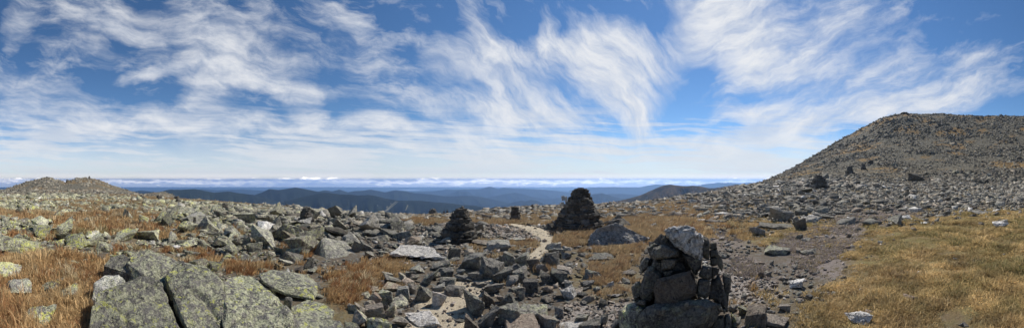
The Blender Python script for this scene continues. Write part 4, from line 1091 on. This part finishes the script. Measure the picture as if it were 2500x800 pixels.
for L in (0, 1, 2):
    for k in range(24):
        sel = np.nonzero((lod == L) & (tid == k))[0]
        if not len(sel): continue
        V, T = TPL[L][k]
        ca, sa = np.cos(yaw[sel])[:, None], np.sin(yaw[sel])[:, None]
        v = V[None] * sq[sel][:, None] * Cs[sel, 2][:, None, None]
        x = v[..., 0] * ca - v[..., 1] * sa + Cs[sel, 0][:, None]; y = v[..., 0] * sa + v[..., 1] * ca + Cs[sel, 1][:, None]
        z = v[..., 2] + zs[sel][:, None] + (Cs[sel, 2] * np.interp(Cs[sel, 4], [20, 90], [.14, -.06]))[:, None]
        VV.append(np.stack([x, y, z], -1).reshape(-1, 3).astype(np.float32))
        TT_.append((T[None] + (np.arange(len(sel)) * len(V))[:, None, None] + off).reshape(-1, 3)); off += len(sel) * len(V)
        AA.append(np.repeat(As[sel], len(V), axis=0))
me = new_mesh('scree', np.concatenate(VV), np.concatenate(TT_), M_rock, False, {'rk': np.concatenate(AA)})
tag(link('scree', me), 'loose grey stones scattered over the plateau and the mountain slopes', 'scree', kind='stuff')

# pebbles on the path and gravel patches
n = 26000
px = rs.uniform(900, 2200, n); r = np.exp(rs.uniform(np.log(2.6), np.log(11), n)); x, y = xy(px, r)
t, h, g, _, _, yi = surface(x, y)
pd = path_dist(x, y)
ok = (rs.random(n) < np.where(pd < .05, np.where(r > 4.5, .10, .22), np.where(g > .5, .8, .16 * (1 - t)))) & clear(x, y, .02, .8)
x, y, px, r = x[ok], y[ok], px[ok], r[ok]; s = np.exp(rs.normal(np.log(.022), .5, len(x))) * np.clip(r / 4, .9, 2)
z = ground(x, y) + np.where(path_dist(x, y) < 0, .018, 0); VV, TT_, AA, off = [], [], [], 0
for k in range(len(TPL[0])):
    sel = np.nonzero(np.arange(len(x)) % len(TPL[0]) == k)[0]; V, T = TPL[0][k]
    an = rs.random(len(sel)) * 6.28; ca, sa = np.cos(an)[:, None], np.sin(an)[:, None]; v = V[None] * s[sel][:, None, None]
    VV.append(np.stack([v[..., 0] * ca - v[..., 1] * sa + x[sel][:, None], v[..., 0] * sa + v[..., 1] * ca + y[sel][:, None], v[..., 2] + z[sel][:, None] + s[sel][:, None] * .2], -1).reshape(-1, 3))
    TT_.append((T[None] + (np.arange(len(sel)) * len(V))[:, None, None] + off).reshape(-1, 3)); off += len(sel) * len(V)
    AA.append(np.repeat(np.stack([np.clip(rs.normal(.78, .18, len(sel)), .3, 1.1), np.zeros(len(sel)), .3 * (rs.random(len(sel)) < .2), rs.uniform(.2, .9, len(sel))], 1), len(V), axis=0))
tag(link('gravel', new_mesh('gravel', np.concatenate(VV), np.concatenate(TT_), M_rock, False, {'rk': np.concatenate(AA)})), 'small tan gravel stones on the sandy path and bare patches', 'gravel', kind='stuff')

# ------------------------------------------------------------------ dry grass
HAND = np.array([(q[0], q[1], q[2]) for q in ALL_ROCKS] + [(C[i, 0], C[i, 1], C[i, 2] * .5) for i in iidx])
rsG = np.random.default_rng(17)
PAL = np.array([[.72, .50, .25], [.60, .375, .17], [.44, .225, .10], [.80, .63, .37], [.50, .39, .18], [.30, .25, .11]])
GV, GT, GC, GH, off = [], [], [], [], 0
edges = [2.2]
while edges[-1] < 170: edges.append(edges[-1] * 1.25)
for r0, r1 in zip(edges[:-1], edges[1:]):
    rm = math.sqrt(r0 * r1)
    sp = max(.045, .0085 * rm)                       # spacing of the tufts
    area = 4.1 / 2 * (r1 ** 2 - r0 ** 2)
    n = int(min(area / sp ** 2, 26000))
    px = rsG.uniform(-160, 2660, n); r = np.sqrt(rsG.uniform(r0 ** 2, r1 ** 2, n)); x, y = xy(px, r)
    t, h, g, _, _, yi = surface(x, y)
    clump = fbm2(x / .55, y / .55, 61, 3)
    ok = rsG.random(n) < np.where(t > .6, .95 * np.where(px > 1700, .30 + .7 * sstep(-.45, .12, clump), 1), t * sstep(-.35, .5, clump + t - .35)) * (1 - .6 * h)
    hth = (h > .5) & (r < 14) & (rsG.random(n) < .75 * sstep(-.35, .25, clump)); ok |= hth
    if r0 < 60: ok &= clear(x, y, .02, .78)
    ok &= path_dist(x, y) > .03
    ri = np.clip(np.searchsorted(rg, r) - 1, 0, len(rg) - 1); pi_ = np.clip(((px + 160) / 6).round().astype(int), 0, len(pg) - 1)
    ok &= yi - .25 / r * F < sky[pi_, ri] + 2
    x, y, px, r, clump, t, hth = x[ok], y[ok], px[ok], r[ok], clump[ok], t[ok], hth[ok]
    m = len(x)
    if not m: continue
    nb = int(np.clip(34 * (4 / rm) ** .55, 7, 30))
    right = sstep(1700, 1950, px)
    ht = np.clip(.17 + (.10 + .10 * right) * clump, .06, .36) * (1 - .50 * right) * np.where(rsG.random(m) < .05, 1.8, 1) * np.where(px > 1350, .75, 1) * np.where((px > 740) & (px < 1350), .72, 1)
    ht = ht * np.where((t < .9) & (r < 8), .75, 1) * np.clip(1 + (r - 20) / 160, 1, 1.5)
    ht = np.where(hth, .05 + .03 * clump, ht)
    X = np.repeat(x, nb); Y = np.repeat(y, nb); H = np.repeat(ht, nb) * rsG.uniform(.45, 1.25, m * nb)
    spd = np.maximum(sp * .7, .035)
    X = X + rsG.normal(0, spd, m * nb); Y = Y + rsG.normal(0, spd, m * nb)
    Z = ground(X, Y) - .012
    an = rsG.random(m * nb) * 6.28
    la = np.abs(rsG.normal(.30, .25, m * nb)) + np.repeat(right, nb) * .45
    # the wind has laid the tufts over to one side
    Rr = np.hypot(X, Y)
    wx_, wy_ = .36 * (1 - np.repeat(right, nb) * .6), -.05
    dxx = np.sin(an) * la + wx_; dyy = np.cos(an) * la + wy_
    wd = np.maximum(.0032, .0010 * Rr) * rsG.uniform(.7, 1.4, m * nb)
    # blade faces roughly the camera with a random twist
    tw = np.arctan2(X, Y) + rsG.uniform(-1, 1, m * nb); sx, sy = np.cos(tw) * wd, -np.sin(tw) * wd
    p0 = np.stack([X - sx, Y - sy, Z], -1); p1 = np.stack([X + sx, Y + sy, Z], -1)
    mx, my, mz = X + dxx * H * .4, Y + dyy * H * .4, Z + H * .62
    p2 = np.stack([mx - sx * .8, my - sy * .8, mz], -1); p3 = np.stack([mx + sx * .8, my + sy * .8, mz], -1)
    p4 = np.stack([X + dxx * H, Y + dyy * H, Z + H * (1.0 - .25 * np.minimum(la, 1))], -1)
    ci = np.repeat(np.clip(1.6 + 2.6 * fbm2(x / .75, y / .75, 71, 3) + rsG.normal(0, .8, m), 0, 5.999).astype(int), nb)
    col = PAL[ci] * rsG.uniform(.6, 1.35, (m * nb, 1))
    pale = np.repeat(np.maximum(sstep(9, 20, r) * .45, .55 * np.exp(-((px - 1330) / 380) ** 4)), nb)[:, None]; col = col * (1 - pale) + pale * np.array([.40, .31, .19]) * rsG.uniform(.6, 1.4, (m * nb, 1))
    oliv = np.repeat(right * np.clip(.5 + 1.2 * fbm2(x / .7, y / .7, 73, 4), 0, 1), nb) * rsG.random(m * nb)
    rcol = np.array([.60, .43, .19]) * rsG.uniform(.55, 1.4, (m * nb, 1))
    rw = np.repeat(right, nb)[:, None]
    rcol = rcol * np.repeat(np.clip(1 + .95 * fbm2(x / .35, y / .35, 79, 4), .3, 1.7), nb)[:, None]
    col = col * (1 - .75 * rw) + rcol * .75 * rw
    col = col * (1 - oliv[:, None]) + oliv[:, None] * np.array([.21, .205, .075])
    hb = np.repeat(hth, nb)
    col = np.where(hb[:, None], np.where(rsG.random((m * nb, 1)) < .4, np.array([.36, .29, .17]), np.array([.36, .295, .27])) * rsG.uniform(.5, 1.5, (m * nb, 1)), col)
    col = np.concatenate([col, np.ones((m * nb, 1))], 1)
    q = m * nb
    base = np.arange(q)
    if rm < 14:
        V = np.stack([p0, p1, p2, p3, p4], 1).reshape(-1, 3); b5 = base * 5 + off
        Tn = np.concatenate([np.stack([b5, b5 + 1, b5 + 3], 1), np.stack([b5, b5 + 3, b5 + 2], 1), np.stack([b5 + 2, b5 + 3, b5 + 4], 1)]); kk = 5
    else:
        V = np.stack([p0, p1, p4], 1).reshape(-1, 3); b5 = base * 3 + off
        Tn = np.stack([b5, b5 + 1, b5 + 2], 1); kk = 3
    GV.append(V.astype(np.float32)); GT.append(Tn.astype(np.int32)); GC.append(np.repeat(col, kk, axis=0).astype(np.float32)); GH.append(np.repeat(hb, kk)); off += q * kk
GV, GT, GC, GH = np.concatenate(GV), np.concatenate(GT), np.concatenate(GC), np.concatenate(GH)
for nm_, sel, lb, ct in (('dry_grass', ~GH, 'tan and orange dry alpine grass growing between the rocks', 'grass'), ('heath_shrubs', GH, 'low purple brown heath carpeting the ground below the right slope', 'heath')):
    new = np.cumsum(sel) - 1
    tt_ = new[GT[sel[GT[:, 0]]]]
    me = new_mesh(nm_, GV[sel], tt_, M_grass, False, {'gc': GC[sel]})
    tag(link(nm_, me), lb, ct, kind='stuff')
print('TRIS scree/grass', off, 'rocks', len(ROCKS), 'scattered', len(Cs))

# ------------------------------------------------------------------ labels for the remaining rocks
LM = [(1650, 680, 'the near cairn'), (1412, 515, 'the tallest cairn'), (1122, 556, 'the squat stacked cairn'), (1258, 522, 'the little narrow cairn'), (748, 527, 'the left stacked cairn'),
      (830, 620, 'the large wedge boulder'), (420, 720, 'the black foreground crack'), (703, 742, 'the oval grey stone'), (1505, 580, 'the white-crusted boulder'), (1880, 643, 'the pale green pointed slab'),
      (1999, 445, 'the broad slope cairn'), (2238, 432, 'the large dark slope boulder'), (2095, 780, 'the white and black crusted rock'), (1952, 545, 'the dark upright boulder'), (1057, 520, 'the pointed pyramid cairn'),
      (549, 505, 'the small pointed dark cairn'), (432, 486, 'the small left skyline cairn'), (352, 540, 'the squarish upright slab'), (474, 545, 'the thin dark stone finger'), (205, 585, 'the peaked lichened boulder'),
      (915, 765, 'the square brown block'), (1076, 730, 'the pale upright rock by the path'), (1155, 740, 'the tall pointed corner rock'), (1200, 655, 'the large rounded path boulder'), (1377, 672, 'the pale slab on a dark block'),
      (60, 595, 'the broad far-left outcrop'), (545, 590, 'the overhanging flat slab'), (1297, 700, 'the dark round rock by the tuft'), (2320, 487, 'the dark pyramid rock'), (2442, 548, 'the white-topped flat rock'), (2074, 415, 'the dark pyramid cairn'),
      (1015, 622, 'the long white-streaked outcrop'), (1540, 515, 'the pale lone grass rock'), (970, 720, 'the pinkish flat wall stone'), (700, 640, 'the dark shadowed boulder')]
ORD = ['nearest', 'second nearest', 'third nearest', 'fourth nearest', 'fifth nearest', 'sixth nearest', 'seventh nearest', 'eighth nearest', 'ninth nearest', 'tenth nearest', 'eleventh nearest', 'twelfth nearest', 'thirteenth nearest', 'fourteenth nearest', 'fifteenth nearest', 'sixteenth nearest']
buck = {}
for q in ROCKS:
    q['o']['category'] = 'rock'; q['o']['group'] = 'boulders and stones strewn over the plateau'
    if q['label']:
        q['o']['label'] = q['label']; continue
    best = min(LM, key=lambda L: math.hypot(q['px'] - L[0], (q['y'] - L[1]) * 1.6))
    dx, dy = q['px'] - best[0], (q['y'] - best[1]) * 1.6
    if abs(dx) > abs(dy): d = 'to the left of' if dx < 0 else 'to the right of'
    else: d = 'below' if dy > 0 else 'above'
    buck.setdefault((best[2], d), []).append((math.hypot(dx, dy), q))
for (lm, d), L in buck.items():
    L.sort(key=lambda e: e[0])
    for k, (ds, q) in enumerate(L):
        tone, lich, white, warm = q['rk']
        shp = 'flat' if q['h'] < .42 * q['w'] else 'tall' if q['h'] > 1.15 * q['w'] else 'blocky'
        colr = 'white-flecked' if white > .25 else 'brownish' if warm > .4 else 'dark' if tone < .38 else 'lichen-covered' if lich > .7 else 'pale' if tone > .62 else 'grey'
        q['o']['label'] = f"{shp} {colr} rock, {ORD[min(k, 15)]} {d} {lm}"

# ------------------------------------------------------------------ air
bm = bmesh.new(); bmesh.ops.create_cube(bm, size=1)
ztop = max(float(GZ.max()) + 12, 20.0) + 8
for v in bm.verts: v.co = Vector((v.co.x * 2 * (RF + 3000), v.co.y * 2 * (RF + 3000), (VZ - 60) if v.co.z < 0 else ztop))
hz = bpy.data.meshes.new('haze'); bm.to_mesh(hz); bm.free()
mz = bpy.data.materials.new('thin_blue_air'); nt = nodes_of(mz); b = NB(nt)
pv = b.n('ShaderNodeVolumePrincipled'); pv.inputs['Color'].default_value = (0.36, 0.59, 1.0, 1); pv.inputs['Density'].default_value = HAZE = 5.2e-5
pv.inputs['Anisotropy'].default_value = 0.35
om = b.n('ShaderNodeOutputMaterial'); b.l(pv.outputs[0], om.inputs['Volume'])
hz.materials.append(mz)
tag(link('haze', hz), kind='stuff')

# ------------------------------------------------------------------ sun, sky, clouds
SAZ, SEL = (1795 - CX) / F, R(46)
sd = bpy.data.lights.new('sun', 'SUN'); sd.energy = 4.9; sd.angle = R(0.53); sd.color = (1, .955, .89)
so = bpy.data.objects.new('sun', sd); COL.objects.link(so)
dirv = Vector((math.sin(SAZ) * math.cos(SEL), math.cos(SAZ) * math.cos(SEL), math.sin(SEL)))
so.rotation_euler = dirv.to_track_quat('Z', 'Y').to_euler(); so.location = dirv * 50

w = bpy.data.worlds.new('World'); sc.world = w; w.use_nodes = True
nt = w.node_tree; nt.nodes.clear(); b = NB(nt)
skyt = b.n('ShaderNodeTexSky', sky_type='NISHITA'); skyt.sun_disc = False
skyt.sun_elevation = SEL; skyt.sun_rotation = SAZ; skyt.altitude = 1600; skyt.air_density = 1.0; skyt.dust_density = 0.1; skyt.ozone_density = 3.0
tc = b.n('ShaderNodeTexCoord'); sep = b.n('ShaderNodeSeparateXYZ'); b.l(tc.outputs['Generated'], sep.inputs[0])
az = b.math('ARCTAN2', sep.outputs[0], sep.outputs[1])
hyp = b.math('SQRT', b.math('ADD', b.math('MULTIPLY', sep.outputs[0], sep.outputs[0]), b.math('MULTIPLY', sep.outputs[1], sep.outputs[1])))
tanel = b.math('DIVIDE', sep.outputs[2], b.math('MAXIMUM', hyp, 0.02))
U = b.math('MULTIPLY_ADD', az, F / 100, CX / 100); Vv = b.math('MULTIPLY_ADD', tanel, -F / 100, HY / 100)
cxy = b.n('ShaderNodeCombineXYZ'); b.l(U, cxy.inputs[0]); b.l(Vv, cxy.inputs[1]); UV = cxy.outputs[0]
def nvec(vec, scale, detail, amp, rough=.5):
    c = b.noise(vec, scale, detail, rough, 0, 'Color')
    d = b.vmath('SUBTRACT', c, (.5, .5, .5))
    return b.vmath('MULTIPLY', d, amp)
warp = b.vmath('ADD', b.vmath('ADD', UV, nvec(UV, .5, 3, (1.5, 1.0, 0))), nvec(UV, 2.4, 4, (.17, .14, 0), .6))
def mapped(vec, loc=(0, 0), rot=0, scale=(1, 1)):
    m = b.n('ShaderNodeMapping', vector_type='TEXTURE'); b.l(vec, m.inputs[0])
    m.inputs['Location'].default_value = (loc[0], loc[1], 0); m.inputs['Rotation'].default_value = (0, 0, R(rot)); m.inputs['Scale'].default_value = (scale[0], scale[1], 1)
    return m.outputs[0]
BL = [(.6, 2.1, 1.8, .5, 10, .7), (.35, .5, .4, .9, 10, .5), (2.9, .35, 1.6, .5, 12, .75), (3.0, .75, 1.0, .2, 15, .6), (2.1, 1.2, 2.2, .6, 15, .4), (1.3, .3, 1.2, .4, 20, .3), (.8, 3.0, 2.0, .35, 3, .45),
 (5.0, .7, 1.1, .75, 50, .75), (5.6, 1.55, 1.9, .6, 12, .75), (3.75, 1.78, 1.1, .18, -10, .95), (6.7, 1.98, 1.5, .26, 13, .75), (5.1, 2.15, .8, .55, 20, .65), (4.75, 2.5, .5, .3, 10, .4), (6.3, .5, .8, .9, 70, .35), (7.2, 1.3, 1.9, .7, 15, .3),
 (8.3, .35, 1.0, .45, 25, .55), (8.65, .6, .4, .2, 20, .45), (9.0, 1.35, 1.7, .7, 30, .28), (10.4, 1.1, .9, .35, 35, .35), (9.9, 1.7, 1.0, .4, 30, .25),
 (2.4, 2.85, 3.0, .34, 3, .5), (5.8, 2.9, 2.4, .3, 4, .5), (7.5, 2.68, .45, .28, 35, .75), (4.0, 3.25, 3.5, .4, 3, .5), (8.2, 3.08, 2.4, .36, 6, .7), (9.4, 3.05, 1.0, .25, 5, .7), (9.4, 2.5, 1.8, .3, 12, .4),
 (11.65, .45, .3, .8, -12, .65), (11.85, 1.2, .55, .6, 30, .7), (12.4, 1.75, 1.5, .5, 32, .85), (11.1, 1.4, .8, .5, 30, .4), (13.3, .65, .28, .7, -12, .65), (13.6, 1.2, 1.6, .42, -6, .7), (14.8, 1.1, 1.2, .75, 25, 1.0), (15.3, 1.75, 1.3, 1.0, 50, .85),
 (14.3, 1.95, 1.7, .5, 40, .85), (15.2, 2.6, 1.3, .55, 48, .85), (12.4, 2.3, 1.8, .35, 18, .75), (11.8, 2.7, 1.9, .38, 10, .9), (13.2, 2.95, 1.5, .3, 6, .75), (15.4, 3.05, .5, .35, 45, .6),
 (16.6, 1.4, 1.1, .6, -50, .5), (17.0, 1.1, .5, .5, -50, .45), (17.7, .2, 1.3, .8, 20, 1.15), (17.95, .9, .85, 1.0, 20, .85), (18.2, 1.6, .6, .8, 10, .5), (18.0, -.8, 2.5, .9, 0, .9),
 (19.3, .9, 1.8, .9, -25, .55), (20.9, .55, 2.0, .6, -12, .5), (19.0, 1.65, 1.2, .5, -15, .8), (20.5, 1.75, 2.0, .5, -20, .55), (22.2, 1.6, 1.9, .45, -15, .5), (18.5, 2.78, 1.0, .28, -5, .85), (19.9, 3.0, .75, .17, 0, .9), (21.5, 2.45, 2.8, .5, -12, .75),
 (24.3, 1.3, 1.1, .4, -20, .5), (23.5, 2.3, 2.0, .4, -10, .75), (17.6, 2.4, .5, .3, 20, .3), (21.9, 2.75, 2.0, .4, -5, .5)]
acc = 0.0
for (u, v, ru, rv, rt, st) in BL:
    gr = b.n('ShaderNodeTexGradient', gradient_type='SPHERICAL'); b.l(mapped(warp, (u, v), rt, (ru * 1.35, rv * 1.35)), gr.inputs[0])
    acc = b.math('MULTIPLY_ADD', gr.outputs[1], st, acc)
def fibre(rot, scale):
    return b.noise(mapped(warp, (0, 0), rot, scale), 1.0, 9, .64, .0)
f1 = fibre(9, (1.1, .42)); f2 = fibre(48, (1.1, .40)); f3 = fibre(-22, (1.1, .42))
m2 = b.math('MULTIPLY', b.ramp(U, 9.8, 11.6), b.ramp(U, 17.2, 15.8)); m3 = b.ramp(U, 16.0, 17.6)
fib = b.math('ADD', b.math('MULTIPLY', f1, b.math('SUBTRACT', 1.0, b.math('ADD', m2, m3))), b.math('ADD', b.math('MULTIPLY', f2, m2), b.math('MULTIPLY', f3, m3)))
D1 = b.math('MULTIPLY', b.math('POWER', acc, 1.35), b.ramp(fib, .30, .72, .30, 1.75, False))
# thin veil everywhere, streaky sheets thickening towards the horizon
st = b.noise(mapped(b.vmath('ADD', UV, nvec(UV, .35, 2, (1.2, .5, 0))), (3, 0), 3, (2.1, .15)), 1.0, 9, .66, .0)
big = b.noise(mapped(UV, (1, 2), 4, (3.2, .9)), 1.0, 3, .5)
low = b.math('MULTIPLY', b.ramp(Vv, 2.3, 3.6), b.ramp(b.math('ADD', st, b.math('MULTIPLY', b.math('SUBTRACT', big, .5), 1.1)), .42, .62, .0, 1.35, False))
low = b.math('ADD', low, b.math('MULTIPLY', b.ramp(Vv, 3.05, 4.2), .95))
veil = b.math('MULTIPLY', b.ramp(fib, .42, .75), b.ramp(big, .3, .7, .06, .46))
Dt = b.math('ADD', b.math('ADD', D1, low), veil)
cov = b.math('SUBTRACT', 1.0, b.math('EXPONENT', b.math('MULTIPLY', b.math('MAXIMUM', b.math('SUBTRACT', Dt, .10), 0.0), -1.3)))
ccol = b.mix(b.ramp(fib, .3, .7), (.70, .75, .84), (.93, .94, .96))
ccol = b.mix(b.ramp(Vv, 3.0, 4.3), ccol, (.82, .86, .90))
# far bank of cumulus along the horizon
cn = b.noise(mapped(UV, (0, 4.4), 0, (.34, .10)), 1.0, 6, .62)
cn2 = b.noise(mapped(UV, (5, 4.4), 0, (1.9, .5)), 1.0, 3, .5)
top_ = b.math('MULTIPLY_ADD', b.math('SUBTRACT', cn, .5), -.26, 4.40)
top_ = b.math('MULTIPLY_ADD', b.math('SUBTRACT', cn2, .5), -.22, top_)
cum = b.ramp(b.math('SUBTRACT', Vv, top_), -.03, .035)
cs = b.noise(mapped(UV, (2, 4.4), 0, (.26, .05)), 1.0, 5, .65)
cumc = b.mix(b.ramp(b.math('SUBTRACT', Vv, b.math('MULTIPLY_ADD', b.math('SUBTRACT', cs, .5), .35, top_)), .0, .12), (6.0, 5.4, 4.6), (1.9, 1.9, 1.9))
gap = b.math('MULTIPLY', b.ramp(b.math('SUBTRACT', Vv, top_), .02, -.10), b.ramp(Vv, 4.15, 4.35))
glow = b.mix(b.ramp(Vv, 4.18, 4.42), (1, 1, 1), (1.9, 1.65, 1.35))
ccol = b.mix(1.0, ccol, glow, 'MULTIPLY')
ccol = b.mix(cum, ccol, cumc); cov = b.math('MAXIMUM', cov, b.math('MULTIPLY', cum, .97))
hs = b.n('ShaderNodeHueSaturation'); hs.inputs['Saturation'].default_value = 1.16; b.l(skyt.outputs[0], hs.inputs['Color'])
bgs = b.n('ShaderNodeBackground'); b.l(hs.outputs[0], bgs.inputs[0]); bgs.inputs[1].default_value = .11
bgc = b.n('ShaderNodeBackground'); b.l(ccol, bgc.inputs[0]); bgc.inputs[1].default_value = .92
mxs = b.n('ShaderNodeMixShader'); b.l(cov, mxs.inputs[0]); b.l(bgs.outputs[0], mxs.inputs[1]); b.l(bgc.outputs[0], mxs.inputs[2])
ow = b.n('ShaderNodeOutputWorld'); b.l(mxs.outputs[0], ow.inputs[0])
w.cycles.sampling_method = 'MANUAL' if hasattr(w, 'cycles') else None
if hasattr(w, 'cycles'): w.cycles.sample_map_resolution = 512

# ------------------------------------------------------------------ camera and render settings
cd = bpy.data.cameras.new('camera'); cam = bpy.data.objects.new('camera', cd); COL.objects.link(cam); sc.camera = cam
cam.rotation_euler = (R(90), 0, 0)
cd.type = 'PANO'; cd.clip_start = .05; cd.clip_end = 200000
cc = cd if hasattr(cd, 'panorama_type') else cd.cycles
cc.panorama_type = 'CENTRAL_CYLINDRICAL'
cc.central_cylindrical_range_u_min = -CX / F; cc.central_cylindrical_range_u_max = (2500 - CX) / F
cc.central_cylindrical_range_v_min = -(800 - HY) / F; cc.central_cylindrical_range_v_max = HY / F
cc.central_cylindrical_radius = 1.0
sc.render.engine = 'CYCLES'
sc.cycles.use_denoising = True
try: sc.cycles.denoising_prefilter = 'ACCURATE'; sc.cycles.denoising_input_passes = 'RGB_ALBEDO_NORMAL'
except Exception: pass
sc.cycles.volume_bounces = 2
sc.cycles.max_bounces = 5; sc.cycles.diffuse_bounces = 3
sc.view_settings.view_transform = 'Standard'; sc.view_settings.look = 'None'
sc.view_settings.exposure = 0; sc.view_settings.gamma = 1
